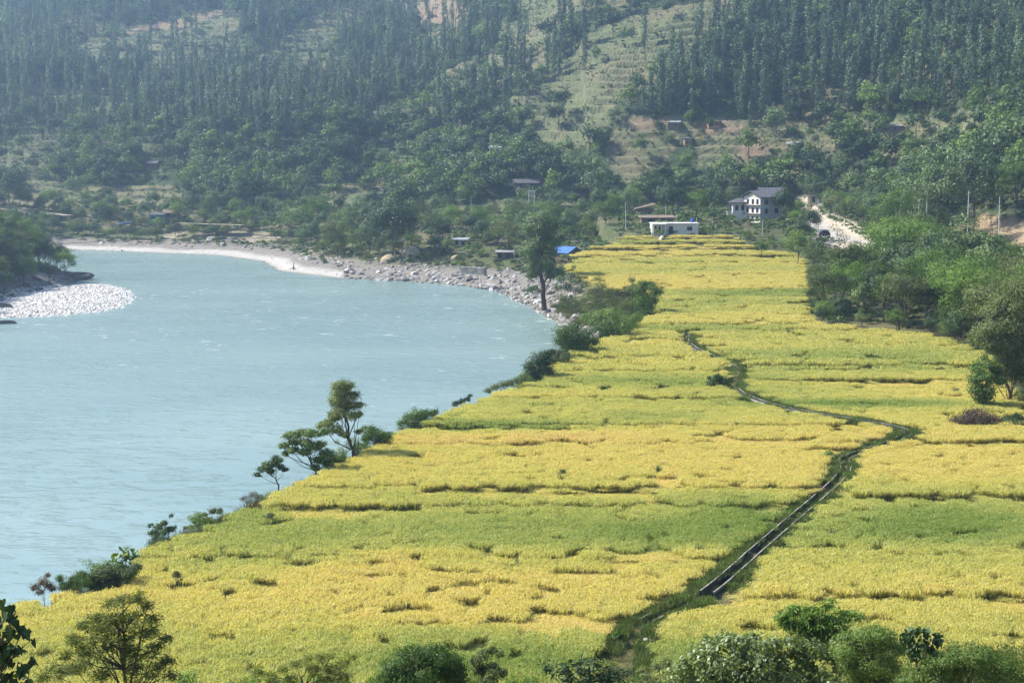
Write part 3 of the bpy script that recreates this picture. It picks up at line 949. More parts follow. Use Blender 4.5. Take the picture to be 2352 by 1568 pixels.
for kind_, mask, protos, meshes, nm, lab, grp, cat in (
        ('c', keep & iscol, cb, col_p, 'columnar_tree', 'tall narrow lopped tree in the mountain wood', 'narrow trees of the mountain wood', 'narrow tree'),
        ('b', keep & ~iscol, bb_, brd_p, 'broad_tree', 'rounded leafy tree on the lower mountain slope', 'leafy trees on the mountain slope', 'leafy tree')):
    I = np.nonzero(mask)[0]
    dist = np.hypot(gx[I], gy[I])
    vis = (u[I] > 0) & (u[I] < 2352) & (v[I] > 30)
    size = np.where(vis, hs[I] / dist, 0)
    big = set(np.argsort(-size)[:300])
    rest = np.array([i for j, i in enumerate(I) if j not in big])
    for j in sorted(big):
        i = I[j]; pi = int(rng.integers(0, 5))
        zi = int(np.searchsorted([480, 1000, 1330, 1850], u[i]))
        lab2 = lab + ', ' + ['on the far left', 'above the pale beach', 'left of the terraced clearing', 'around the orange hill houses', 'on the right slope above the grove'][zi]
        place_tree(nm, lab2, meshes[pi], (gx[i], gy[i], gz[i] - .1), rng.random() * 6.28, hs[i], cat, grp + ' ' + ['on the far left', 'above the beach', 'by the clearing', 'by the hill houses', 'on the right'][zi])
    n = len(rest)
    tilt = np.stack([.04 * rng.normal(size=n), .04 * rng.normal(size=n), rng.random(n) * 6.28], 1)
    sc = hs[rest][:, None] * np.stack([.85 + .3 * rng.random(n), .85 + .3 * rng.random(n), .9 + .25 * rng.random(n)], 1)
    scatter('forest', 'dense wood of narrow lopped trees covering the upper slopes' if kind_ == 'c' else 'mixed leafy trees filling the mountain slope', 'forest', np.stack([gx[rest], gy[rest], gz[rest] - .1], 1), tilt, sc, rng.integers(0, 5, n), protos)

# undergrowth on every slope and bank
gx, gy = cands(2.3, -360, 330, 250, 1060)
gz, d_, a_, b2, g2 = H(gx, gy, True)
fr = FRAC
u, v = proj(gx, gy, gz)
dr1, _ = dpath(gx, gy, ROAD_E); dr2, _ = dpath(gx, gy, ROAD_W)
inv = (gx > XE(gy) - .5) & (gx < XR(gy) + 1) & (gy < LY[-4])
onred = np.zeros(len(gx), bool)
for P in RED: onred |= inpoly(u, v, P)
opn = np.zeros(len(gx), bool)
for P in CLEAR: opn |= inpoly(u, v, P)
opn |= (sst(.53, .60, fb(gx * .022, gy * .03, 104)) > .5) & (d_ > 3)
ok = (v > -30) & ~inv & (dr1 > 5) & (dr2 > 4) & (gz > np.where(gy < 345, -3.0, np.where(u < 760, -2.2, -1.6))) & (b2 < 0) & (a_ > np.where(gy < 345, 5, 3)) & ~((d_ > -4) & (d_ < 8) & (gy > 325) & (gy < 415) & (u > 2150))
pr = np.where(opn, np.where(fr > .62, .9, .4), .6); pr = np.where(onred, .08, pr)
ok &= rng.random(len(gx)) < pr * (0.4 + 1.0 * fb(gx * .08, gy * .08, 111))
I = np.nonzero(ok)[0]; n = len(I)
sc = (.55 + .75 * rng.random(n) ** 2) * np.where(opn[I], .6, 1)
scatter('undergrowth', 'low bushes and scrub between the trees and on the terraces', 'undergrowth', np.stack([gx[I], gy[I], gz[I] - .1], 1), np.stack([0 * sc, 0 * sc, rng.random(n) * 6.28], 1), sc[:, None] * np.array([[1.1, 1.1, .85]]), rng.integers(0, 3, n), sb_)

# ------------------------------------------------------------------ irrigation canal
M['concrete'] = plain('concrete', (0.27, 0.25, 0.22), 0.9, 0.3, 1.5, 0.02)
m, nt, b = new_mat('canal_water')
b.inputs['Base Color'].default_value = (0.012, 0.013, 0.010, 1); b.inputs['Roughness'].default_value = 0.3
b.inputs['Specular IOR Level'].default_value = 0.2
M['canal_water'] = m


def sweep(P, prof, mat, name):
    """sweep a closed cross-section along path P (level)"""
    P = np.array(P); T = np.gradient(P[:, :2], axis=0); T /= np.linalg.norm(T, axis=1)[:, None]
    Nn = np.stack([T[:, 1], -T[:, 0]], 1)
    V = np.array([[(p[0] + n[0] * a, p[1] + n[1] * a, p[2] + h) for a, h in prof] for p, n in zip(P, Nn)]).reshape(-1, 3)
    k = len(prof); i = np.arange(len(P) - 1)[:, None] * k; j = np.arange(k)[None, :]; j2 = (j + 1) % k
    Q = np.stack([i + j, i + k + j, i + k + j2, i + j2], -1).reshape(-1, 4)
    return build_mesh(name, V, Q, None, [mat])


cp = CANAL_PATH
wobx = np.stack([.05 * (vn(np.arange(len(cp)) * .6, np.zeros(len(cp)), 4) - .5), 0 * cp[:, 0], 0 * cp[:, 0]], 1)
CPW = cp + wobx
can = empty('irrigation_canal', tuple(CPW[0])); tag(can, 'narrow concrete irrigation canal winding through the rice', 'canal')
off = CPW - CPW[0]
M['channel_shade'] = plain('shaded_concrete', (0.06, 0.058, 0.05), 0.95, 0.3, 2.0)  # channel concrete darkened: the shadow inside the canal is put into its colour
M['rim'] = plain('rim_concrete', (0.30, 0.275, 0.235), 0.9, 0.5, 1.4)
_, cvv = proj(CPW[:, 0], CPW[:, 1], CPW[:, 2])
cuts = [np.nonzero((cvv > 1408) & (cvv < 1428))[0], np.nonzero((cvv < 1360) & (cvv > 888))[0], np.nonzero(cvv < 850)[0]]
for I in cuts:
    link('channel', sweep(off[I], [(-.44, -.75), (-.47, -.01), (-.385, -.005), (-.37, -.55), (.37, -.55), (.385, -.005), (.47, -.01), (.44, -.75)], M['channel_shade'], 'channel'), can)
    for sgn in (-1, 1):
        link('rim', sweep(off[I], [(sgn * .475, -.12), (sgn * .48, .02), (sgn * .405, .025), (sgn * .395, -.06)], M['rim'], 'rim'), can)
    link('water', sweep(off[I], [(-.375, -.45), (.375, -.45)], M['canal_water'], 'water'), can)

# grass tufts
def grass_patch(name, seed, size, n, hgt, wid, mat):
    r = np.random.default_rng(seed)
    B = (r.random((n, 2)) - .5) * size
    az = r.random(n) * 6.28; ln = hgt * (.5 + .7 * r.random(n))
    C = np.stack([B[:, 0], B[:, 1], np.zeros(n) - .03], 1)
    V, Q = leaf_quads(C, az, .75 + .65 * r.random(n), r.random(n) * 3, ln, wid)
    return proto(build_mesh(name, V, Q, None, [M[mat]]))


grass_p = [[grass_patch('grass_tuft', 300 + i, .9, 90, .42, .035, ['weed', 'lush_leaf', 'weed'][i])] for i in range(3)]
tall_p = [[grass_patch('tall_grass_tuft', 310 + i, .8, 70, .95, .04, ['weed', 'olive_leaf', 'dry_weed'][i])] for i in range(3)]
# verge of the canal
t = rng.random(8200) * (len(cp) - 1)
C = np.stack([np.interp(t, np.arange(len(cp)), cp[:, i]) for i in range(3)], 1)
T = np.stack([np.interp(t, np.arange(len(cp)), np.gradient(cp[:, i])) for i in range(2)], 1); T /= np.linalg.norm(T, axis=1)[:, None]
sd = np.where(rng.random(8200) < .5, -1, 1) * (.5 + 1.9 * rng.random(8200) ** 1.1)
X = C[:, 0] + T[:, 1] * sd; Y = C[:, 1] - T[:, 0] * sd
keepv = (vn(X * .35, Y * .25, 14) > .22) & (dpath(X, Y, cp)[0] > np.where(vn(X * .5, Y * .5, 19) > .5, .5, .66))
X, Y = X[keepv], Y[keepv]; n = len(X)
scatter('canal_verge_grass', 'green grass growing along both edges of the canal', 'grass', np.stack([X, Y, H(X, Y)], 1), np.stack([0 * X, 0 * X, rng.random(n) * 6.28], 1),
        (0.55 + .6 * rng.random(n))[:, None] * np.ones((1, 3)), rng.integers(0, 3, n), grass_p)
# weeds along the river edge of the fields
Y = 88 + 250 * rng.random(4200) ** 1.3; X = XE(Y) - .2 - 4.2 * rng.random(4200)
zz = H(X, Y); k = zz > WATER + .3
X, Y, zz = X[k], Y[k], zz[k]; n = len(X)
scatter('riverside_weeds', 'rank weeds and grass on the drop from the rice to the river', 'weeds', np.stack([X, Y, zz], 1), np.stack([0 * X, 0 * X, rng.random(n) * 6.28], 1),
        (.6 + .7 * rng.random(n))[:, None] * np.ones((1, 3)), rng.choice([0, 0, 1, 1, 2], n), tall_p)

# ------------------------------------------------------------------ plants set one by one
def hero(name, label, y0, trunk, r0, clumps, Ln, Wd, per, leafm, barkm='bark', cat='tree', flat=.7, droop=-.2, spread=.6, limbs=10, group=None, seed=1, depth=1.0, twig=.3, shell=.22):
    """a plant modelled at its own distance y0: trunk points and crown clumps given as directions from the viewpoint, spread in depth"""
    r = np.random.default_rng(seed)
    k = y0 / FOC
    W0 = [at_y(u, v, y0) for u, v in trunk]
    bx, by = W0[0][0], y0
    g = float(H(np.array([bx]), np.array([by]))[0])
    base = np.array([bx, by, min(g, W0[0][2]) - .1])
    TP = [base] + [w + np.array([0, r.normal() * .15 * i, 0]) for i, w in enumerate(W0)]
    if TP[1][2] - base[2] < .05: TP.pop(1)
    TP = np.array(TP) - base
    C = []; rr = []
    for c in clumps:
        w = at_y(c[0], c[1], y0) - base
        rad = c[2] * k * 1.12
        C.append(w + np.array([0, r.normal() * rad * .8 * depth, 0])); rr.append(rad)
        for _ in range(2):
            C.append(w + np.array([r.normal() * rad * .25, r.choice([-1, 1]) * rad * (.6 + .8 * r.random()) * depth, -.15 * rad * r.random()])); rr.append(rad * .8)
    V, Q = clump_leaves(r, C, rr, per * 1.3, Ln, Wd, flat, droop, spread, shell)
    e = empty(name, base); tag(e, label, cat, group)
    TV, TQ = woody(r, None, TP, r0, C, limbs, 6, twig)
    link('trunk', build_mesh(name + '_trunk', TV, TQ, None, [M[barkm]], smooth=True), e)
    link('crown', build_mesh(name + '_crown', V, Q, None, [M[leafm]]), e)
    return e


edge_bushes = []


def leaf_shape(name, kind, mat):
    if kind == 'heart':
        o = [(0, 0), (-.12, .22), (0, .42), (.25, .46), (.55, .32), (.82, .12), (1.05, 0)]
    else:
        o = [(0, 0), (.12, .07), (.35, .13), (.6, .115), (.85, .05), (1.0, 0)]
    V = [(x, 0, -.10 * x * x) for x in np.linspace(0, o[-1][0], len(o))] + [(x, y, -.10 * x * x + .35 * y * .5) for x, y in o] + [(x, -y, -.10 * x * x + .35 * y * .5) for x, y in o]
    n = len(o); Q = [(i, i + 1, n + i + 1, n + i) for i in range(n - 1)] + [(i + 1, i, 2 * n + i, 2 * n + i + 1) for i in range(n - 1)]
    return build_mesh(name, V, Q, None, [M[mat]], smooth=True)


def leafy(e, seed, y0, clumps, total, size, kind, mat, droop, spread):
    """large leaves, each one an object of its own"""
    r = np.random.default_rng(seed); me = leaf_shape('leaf', kind, mat); k = y0 / FOC
    w = np.array([c[2] for c in clumps], float) ** 2; pick = r.choice(len(clumps), total, p=w / w.sum())
    for j in pick:
        c = clumps[j]; rad = c[2] * k * 1.1
        d = r.normal(size=3); d *= rad * r.random() ** .4 / np.linalg.norm(d)
        p = at_y(c[0], c[1], y0) + d - np.array(e.location)
        link('leaf', me, e, loc=tuple(p), rot=(.5 * r.normal(), -(droop + spread * r.normal()), r.random() * 6.28), scale=size * (.7 + .55 * r.random()))


def rim_y(u, v, T=L_STEPS, extra=.6):
    return at(u, v, z_row(v, T) + RICE_H * .6)[1] + extra


# tall tree leaning on the river edge
hero('riverside_tree', 'tall slim tree with a bent dark trunk on the river edge of the rice', rim_y(806, 1048), [(808, 1050), (802, 1010), (797, 975), (795, 945), (792, 900)], .17,
     [(785, 880, 17), (800, 885, 15), (772, 897, 17), (790, 905, 20), (815, 908, 14), (770, 922, 20), (795, 930, 22), (822, 930, 14), (780, 945, 18), (808, 950, 16), (765, 958, 17), (825, 950, 10), (755, 972, 16), (772, 985, 15), (740, 975, 11), (785, 995, 12), (825, 990, 9)],
     .24, .075, 150, 'olive_leaf', flat=.65, droop=-.35, limbs=16, seed=3)
hero('riverside_tree', 'spreading tree with layered bright leaves beside the tall slim tree', rim_y(728, 1082), [(728, 1085), (718, 1062), (700, 1042), (690, 1025)], .12,
     [(665, 998, 15), (690, 994, 17), (715, 992, 18), (742, 992, 15), (680, 1012, 15), (705, 1015, 16), (650, 1022, 13), (672, 1030, 14), (700, 1035, 16), (730, 1022, 18), (748, 1040, 17), (735, 1055, 17), (752, 1062, 12), (655, 1040, 10), (725, 1072, 12)],
     .26, .085, 130, 'lush_leaf', flat=.5, droop=-.3, limbs=14, seed=4)
hero('riverside_tree', 'small dark tree leaning out over the water, lowest on the bank', rim_y(640, 1112), [(641, 1114), (634, 1100), (622, 1090), (612, 1080)], .08,
     [(598, 1078, 10), (612, 1068, 12), (628, 1062, 13), (640, 1056, 11), (592, 1088, 8), (622, 1080, 11), (645, 1072, 9), (655, 1078, 7), (632, 1050, 8)], .2, .07, 90, 'dark_leaf', flat=.6, droop=-.35, limbs=8, seed=5)
hero('riverside_shrub', 'thin pale shrub behind the trunk of the tall slim tree', rim_y(790, 1052, extra=1.4), [(790, 1054), (788, 1030)], .05, [(778, 1030, 13), (800, 1022, 12), (815, 1030, 10), (790, 1040, 12), (772, 1015, 9)], .12, .03, 80, 'pale_leaf', cat='shrub', limbs=8, seed=6, shell=.1)
hero('riverside_shrub', 'dense dark shrub just right of the tall slim tree', rim_y(865, 1016), [(865, 1020), (862, 1000)], .07, [(845, 1000, 15), (862, 992, 17), (882, 996, 15), (850, 984, 13), (872, 1008, 15), (892, 1000, 11), (838, 1010, 10), (835, 985, 9)], .18, .06, 150, 'feather_leaf', cat='shrub', limbs=8, seed=7)
hero('riverside_shrub', 'round bush with pale green crown at the edge of the upper plot', rim_y(955, 978), [(955, 984), (953, 962)], .08, [(935, 960, 15), (955, 950, 16), (975, 948, 14), (992, 950, 12), (925, 968, 12), (948, 968, 16), (970, 962, 15), (1000, 945, 9)], .2, .07, 150, 'lush_leaf', cat='shrub', flat=.75, limbs=8, seed=8)
hero('riverside_shrub', 'small drooping shrub beside a dead twig on the river edge', rim_y(1058, 932), [(1060, 936), (1058, 924)], .05, [(1045, 926, 8), (1058, 920, 8), (1072, 915, 7), (1080, 908, 5)], .2, .05, 90, 'dark_leaf', cat='shrub', limbs=4, seed=9)
hero('riverside_shrub', 'low row of feathery shrubs along the river edge below the dark bush', rim_y(1150, 895), [(1150, 902), (1150, 890)], .06, [(1120, 896, 10), (1138, 888, 11), (1155, 882, 12), (1172, 878, 12), (1190, 872, 12), (1205, 866, 11)], .2, .06, 130, 'olive_leaf', cat='shrub', limbs=6, seed=10)
hero('riverside_bush', 'dark bush overhanging the water below the round bushes', rim_y(1240, 870), [(1240, 876), (1238, 850)], .1, [(1215, 838, 14), (1232, 822, 18), (1252, 815, 18), (1222, 852, 16), (1245, 842, 20), (1262, 832, 16), (1235, 862, 15), (1258, 855, 14), (1268, 808, 12)], .26, .09, 150, 'dark_leaf', cat='bush', limbs=8, seed=12)
hero('riverside_bush', 'big round green bush, nearest of the bushes between river and field', rim_y(1320, 808), [(1322, 815), (1318, 785)], .15, [(1290, 760, 20), (1318, 752, 22), (1345, 765, 22), (1285, 782, 19), (1312, 780, 26), (1342, 788, 24), (1365, 785, 16), (1300, 798, 16), (1330, 800, 18)], .3, .12, 190, 'feather_leaf', cat='bush', limbs=8, seed=13)
hero('riverside_bush', 'lush bush between the big round bush and the upper shrubs', rim_y(1420, 772), [(1420, 778), (1415, 750)], .15, [(1385, 745, 20), (1410, 738, 22), (1435, 748, 20), (1395, 765, 18), (1425, 765, 18), (1455, 745, 15), (1360, 738, 16), (1375, 722, 18), (1345, 728, 14), (1405, 715, 18), (1462, 728, 14)], .3, .12, 170, 'lush_leaf', cat='bush', limbs=8, seed=14)
hero('riverside_tree', 'rounded tree at the corner of the rice above the lush bushes', at(1500, 722, 2.6)[1], [(1492, 726), (1488, 695)], .18, [(1470, 665, 17), (1492, 655, 17), (1508, 668, 15), (1480, 685, 19), (1502, 688, 15), (1465, 695, 15), (1488, 705, 16), (1475, 650, 11)], .3, .12, 190, 'feather_leaf', limbs=8, seed=15)
hero('riverside_shrub', 'thin upright shrub left of the rounded tree at the rice corner', at(1452, 722, 2.0)[1], [(1452, 726), (1452, 650)], .1, [(1450, 642, 9), (1456, 655, 9), (1446, 662, 10), (1460, 670, 10), (1448, 690, 14), (1435, 705, 15)], .25, .09, 120, 'olive_leaf', cat='shrub', limbs=6, seed=16)
hero('riverside_shrub', 'greyish scrub tree below the tall river tree', at(1385, 715, 0.5)[1], [(1385, 722), (1380, 680)], .12, [(1360, 665, 15), (1380, 655, 16), (1398, 668, 14), (1345, 685, 16), (1370, 685, 18), (1395, 690, 17), (1420, 690, 16), (1350, 705, 14), (1380, 708, 15), (1375, 640, 9)], .3, .1, 130, 'olive_leaf', cat='shrub', limbs=8, seed=17)
hero('riverside_shrub', 'ragged shrub with bare twigs under the tall river tree', at(1310, 695, -.8)[1], [(1312, 700), (1308, 660)], .1, [(1290, 640, 13), (1310, 632, 13), (1328, 645, 13), (1280, 660, 13), (1305, 660, 16), (1330, 668, 14), (1318, 612, 7), (1342, 655, 9)], .28, .1, 110, 'dark_leaf', cat='shrub', limbs=10, seed=18)
EB = np.linspace(112, 300, 46)
for i, yy in enumerate(EB):
    kd = ['lush', 'olive', 'dark', 'feather'][int(rng.integers(0, 4))]
    xx = float(XE(yy)) - 1.0 - 2.2 * rng.random() - (3.5 * rng.random() if yy > 235 else 0)
    edge_bushes.append((kd, xx, yy, float(H(np.array([xx]), np.array([yy]))[0]), .25 + .14 * rng.random() + (.1 if yy > 225 else 0) - (.08 if yy < 165 else 0)))
# the tall tree on the boulders
hero('tall_tree', 'tallest riverbank tree with a thick bare trunk standing on the boulders', at(1248, 690, -1.6)[1], [(1249, 692), (1247, 660), (1246, 620), (1244, 570), (1240, 520)], .55,
     [(1225, 505, 18), (1248, 498, 20), (1268, 508, 18), (1215, 520, 15), (1240, 520, 20), (1262, 530, 18), (1280, 520, 12), (1252, 548, 19), (1275, 555, 15), (1222, 562, 17), (1212, 575, 15), (1240, 572, 20), (1265, 578, 17), (1228, 590, 18), (1255, 598, 18), (1222, 610, 15), (1260, 615, 15), (1232, 622, 15), (1220, 632, 12), (1265, 635, 12), (1218, 665, 10), (1230, 662, 8), (1285, 625, 12), (1290, 545, 9)],
     .42, .19, 190, 'hill_leaf', flat=.75, droop=-.2, limbs=22, seed=20, twig=.14, shell=.3)
# big-leaved and grassy plants low on the left bank
CL_ = [(265, 1280, 13), (282, 1270, 14), (300, 1268, 14), (315, 1278, 12), (275, 1290, 12), (305, 1290, 12)]
E_ = hero('taro_plant', 'clump of large heart shaped leaves on the river bank', rim_y(288, 1298, extra=1.0), [(288, 1300), (288, 1285)], .04, CL_, .2, .14, 3, 'lush_leaf', cat='plant', flat=.6, droop=-.5, spread=.35, limbs=4, seed=21)
leafy(E_, 21, rim_y(288, 1298, extra=1.0), CL_, 46, 0.46, 'heart', 'lush_leaf', -0.5, 0.4)
hero('riverside_shrub', 'bristly dark shrub with upright twigs on the near river bank', rim_y(372, 1232), [(374, 1236), (372, 1215)], .05, [(352, 1220, 10), (365, 1208, 11), (380, 1198, 9), (392, 1185, 6), (382, 1215, 11), (395, 1212, 9), (358, 1228, 9), (345, 1205, 6)], .2, .06, 60, 'dark_leaf', cat='shrub', limbs=10, seed=22, shell=.1)
hero('riverside_shrub', 'pair of leafy weeds on the near river bank right of the bristly shrub', rim_y(482, 1200), [(482, 1206), (480, 1188)], .04, [(470, 1182, 8), (490, 1172, 9), (505, 1172, 8), (478, 1195, 9), (455, 1205, 8), (440, 1210, 7), (425, 1212, 6)], .18, .07, 50, 'olive_leaf', cat='shrub', limbs=8, seed=23, shell=.1)
hero('dry_shrub', 'leafless grey twig bush on the river edge below the leaning tree', rim_y(580, 1158), [(580, 1165), (578, 1150)], .03, [(560, 1142, 10), (578, 1136, 11), (595, 1140, 9), (570, 1150, 9), (588, 1152, 8)], .28, .02, 45, 'red_weed', cat='shrub', limbs=12, seed=24, shell=.05)
hero('dry_shrub', 'reddish dry stalks at the near corner of the river bank', rim_y(100, 1362), [(102, 1366), (100, 1350)], .03, [(85, 1345, 12), (100, 1332, 13), (115, 1342, 12), (95, 1355, 10), (122, 1352, 9), (110, 1318, 8)], .3, .03, 60, 'red_weed', cat='shrub', droop=.6, spread=.5, limbs=8, seed=25, shell=.05)
hero('grass_clump', 'bright tall grass clump on the near river bank', rim_y(180, 1362), [(182, 1366), (182, 1350)], .02, [(165, 1338, 16), (185, 1322, 16), (200, 1330, 15), (150, 1345, 14), (175, 1350, 14), (140, 1325, 9)], .5, .03, 130, 'lush_leaf', cat='grass clump', droop=.9, spread=.5, limbs=2, seed=26, shell=.05)
hero('ground_creeper', 'mat of green creeper spilling down the bank below the large leaves', rim_y(262, 1352, extra=.8), [(265, 1356), (265, 1345)], .03, [(225, 1322, 20), (250, 1312, 20), (280, 1312, 20), (305, 1308, 16), (235, 1340, 16), (265, 1335, 18), (290, 1330, 14), (215, 1340, 14)], .16, .09, 230, 'weed', cat='creeper', limbs=3, seed=27)
hero('field_bush', 'lone dark bush beside the canal in the middle of the rice', at(1652, 902, 1.6)[1], [(1655, 906), (1652, 885)], .1, [(1635, 878, 13), (1650, 870, 13), (1665, 876, 12), (1640, 890, 12), (1656, 888, 14), (1670, 890, 9), (1645, 862, 7), (1628, 866, 5)], .24, .07, 120, 'dark_leaf', cat='bush', droop=.3, limbs=6, seed=28)
hero('field_shrub', 'small broad leaved sapling beside the canal bend', at(1905, 1062, .95)[1], [(1905, 1066), (1905, 1050)], .05, [(1895, 1046, 8), (1908, 1040, 8), (1915, 1052, 8), (1900, 1056, 8)], .24, .07, 50, 'feather_leaf', cat='shrub', limbs=4, seed=29)
hero('field_weed', 'grey green weed standing in the rice above the long dark furrow', at(1288, 1112, .8)[1], [(1288, 1116), (1288, 1095)], .03, [(1280, 1090, 8), (1292, 1082, 8), (1298, 1096, 8), (1284, 1104, 8)], .18, .05, 60, 'olive_leaf', cat='weed', limbs=4, seed=30)
hero('field_weed', 'leafy weed beside the grey stone among the rice', at(1515, 1092, .9)[1], [(1515, 1098), (1515, 1082)], .03, [(1505, 1082, 8), (1516, 1075, 8), (1524, 1084, 7), (1500, 1090, 6)], .18, .06, 60, 'feather_leaf', cat='weed', limbs=4, seed=31)
hero('field_weed', 'dull green weed patch in the near rice right of the large leaved clump', at(408, 1345, .3)[1], [(408, 1352), (408, 1330)], .03, [(402, 1318, 9), (410, 1330, 10), (418, 1342, 10), (408, 1350, 10), (400, 1335, 8)], .18, .05, 60, 'weed', cat='weed', limbs=4, seed=32)
hero('field_weed', 'dull weed patch in the rice below the dry river twigs', at(620, 1205, .5)[1], [(620, 1212), (620, 1195)], .03, [(612, 1188, 9), (622, 1180, 9), (626, 1198, 9), (616, 1206, 9), (638, 1208, 9)], .18, .05, 60, 'olive_leaf', cat='weed', limbs=4, seed=33)

# brush heap at the right edge of the rice and its neighbours
yb = at(2250, 988, 1.2)[1]
hero('brush_heap', 'low heap of reddish brown cut brush at the right edge of the rice', yb, [(2250, 990), (2250, 970)], .06, [(2195, 972, 17), (2215, 962, 20), (2238, 955, 22), (2262, 954, 22), (2210, 980, 15), (2235, 976, 20), (2262, 976, 20), (2285, 965, 20)], .4, .035, 330, 'red_weed', cat='brush heap', droop=-.7, spread=.3, limbs=4, seed=35)
hero('field_bush', 'dark shaded bush against the right side of the brush heap', yb + 1.2, [(2318, 992), (2318, 970)], .08, [(2300, 972, 17), (2320, 965, 18), (2342, 962, 18), (2308, 985, 14), (2332, 982, 16), (2356, 975, 16)], .25, .09, 170, 'dark_leaf', cat='bush', limbs=5, seed=36)
yt = at(2270, 935, 1.6)[1]
hero('field_tree', 'bright broad leaved young tree above the brush heap', yt, [(2262, 938), (2262, 900), (2262, 860)], .12, [(2245, 845, 16), (2265, 835, 17), (2285, 842, 16), (2240, 868, 18), (2262, 862, 20), (2285, 868, 17), (2238, 892, 17), (2260, 892, 20), (2248, 912, 17), (2270, 912, 15), (2295, 855, 12), (2262, 820, 9), (2300, 875, 10)], .3, .12, 120, 'lush_leaf', limbs=12, seed=37)
hero('field_tree', 'large olive tree hanging over the right edge of the rice', yt + 3, [(2318, 940), (2314, 890), (2312, 820), (2318, 740)], .22, [(2330, 660, 30), (2355, 650, 30), (2295, 690, 28), (2325, 700, 34), (2360, 700, 34), (2270, 715, 24), (2300, 730, 32), (2340, 745, 36), (2262, 750, 26), (2290, 765, 32), (2325, 785, 34), (2360, 790, 34), (2262, 785, 24), (2298, 800, 28), (2340, 825, 28), (2375, 840, 30), (2248, 765, 18), (2310, 830, 22), (2335, 860, 28), (2372, 880, 30), (2350, 910, 24), (2290, 780, 28)], .34, .11, 330, 'olive_leaf', flat=.7, droop=-.15, limbs=14, seed=38, twig=.2)
hero('field_bush', 'dark clump in the gap of the flattened rice near the young tree', at(2192, 908, 1.4)[1], [(2192, 910), (2192, 900)], .04, [(2183, 900, 8), (2194, 896, 9), (2204, 903, 8)], .22, .07, 70, 'dark_leaf', cat='bush', limbs=3, seed=39)

# foreground growth on the slope under the viewpoint
CL_ = [(6, 1375, 11), (18, 1400, 14), (30, 1420, 12), (50, 1448, 14), (72, 1468, 11), (22, 1450, 16), (8, 1480, 16), (35, 1490, 14), (15, 1515, 16), (45, 1535, 18), (72, 1520, 10), (20, 1560, 20), (55, 1565, 14), (-10, 1430, 16), (-15, 1530, 20), (30, 1590, 20)]
E_ = hero('hanging_branch', 'black silhouetted heart shaped leaves at the bottom left corner', 27, [(-60, 1700), (-40, 1560), (0, 1480), (20, 1420)], .05, CL_,
     .07, .04, 3, 'dark_leaf', droop=-1.0, spread=.35, limbs=20, seed=40, cat='tree', twig=.35, depth=1.0, shell=.1)
leafy(E_, 40, 27, CL_, 150, 0.15, 'heart', 'dark_leaf', -1.0, 0.4)
hero('acacia', 'feathery open acacia crown in front of the near rice at lower left', 42, [(290, 1680), (288, 1560), (285, 1480), (270, 1420)], .07,
     [(250, 1385, 17), (280, 1378, 20), (310, 1378, 20), (335, 1395, 18), (225, 1410, 20), (260, 1412, 26), (300, 1415, 28), (345, 1420, 22), (190, 1438, 20), (220, 1445, 26), (260, 1450, 30), (300, 1455, 30), (345, 1450, 26), (375, 1468, 18), (165, 1465, 20), (200, 1480, 26), (245, 1490, 30), (300, 1495, 30), (350, 1490, 26), (385, 1510, 20), (150, 1500, 18), (190, 1525, 26), (240, 1535, 30), (300, 1540, 30), (355, 1535, 26), (395, 1550, 18), (140, 1545, 20), (320, 1362, 10), (90, 1560, 22), (120, 1530, 14)],
     .13, .024, 110, 'acacia_leaf', flat=.5, droop=-.1, spread=.45, limbs=40, seed=41, twig=.3, shell=.05)
hero('acacia', 'low feathery acacia tips at the bottom edge left of the dark mound', 46, [(700, 1700), (700, 1600), (690, 1560)], .06,
     [(590, 1545, 14), (620, 1552, 16), (650, 1535, 14), (680, 1525, 16), (705, 1515, 14), (735, 1510, 14), (760, 1505, 10), (720, 1540, 20), (760, 1535, 18), (790, 1520, 14), (810, 1505, 9), (670, 1558, 18), (560, 1565, 14), (790, 1555, 18), (740, 1565, 22), (620, 1575, 20)], .13, .024, 90, 'acacia_leaf', flat=.5, droop=-.1, spread=.45, limbs=26, seed=42, shell=.05)
hero('shrub_mound', 'dark rounded feathery bush at the bottom edge', 52, [(980, 1700), (980, 1600), (985, 1550)], .1,
     [(900, 1530, 24), (925, 1510, 26), (955, 1498, 26), (990, 1495, 26), (1020, 1500, 26), (1045, 1515, 24), (890, 1555, 26), (930, 1545, 34), (975, 1535, 38), (1020, 1540, 36), (1055, 1545, 28), (910, 1575, 30), (960, 1575, 34), (1010, 1575, 34), (1060, 1575, 26), (870, 1570, 20)], .12, .028, 330, 'feather_leaf', flat=.75, droop=-.2, spread=.5, limbs=14, seed=43)
hero('shrub', 'loose leafy sprig to the right of the dark rounded bush', 50, [(1110, 1700), (1110, 1580), (1112, 1530)], .05, [(1090, 1520, 15), (1110, 1505, 15), (1130, 1495, 14), (1148, 1500, 10), (1100, 1545, 20), (1130, 1535, 18), (1155, 1545, 12), (1120, 1565, 20)], .13, .035, 90, 'olive_leaf', limbs=12, seed=44, cat='shrub', shell=.1)
CL_ = [(1270, 1532, 13), (1300, 1535, 16), (1330, 1525, 16), (1360, 1522, 16), (1390, 1530, 15), (1420, 1545, 13), (1440, 1540, 9), (1310, 1560, 22), (1350, 1555, 22), (1390, 1562, 20), (1250, 1528, 8), (1340, 1580, 24)]
E_ = hero('mango_shrub', 'glossy dark shrub with long leaves at the bottom edge', 44, [(1345, 1700), (1345, 1600), (1345, 1565)], .06, CL_, .2, .04, 14, 'dark_leaf', limbs=16, seed=45, cat='shrub', droop=-.25, spread=.35)
leafy(E_, 45, 44, CL_, 200, 0.3, 'long', 'dark_leaf', -0.15, 0.4)
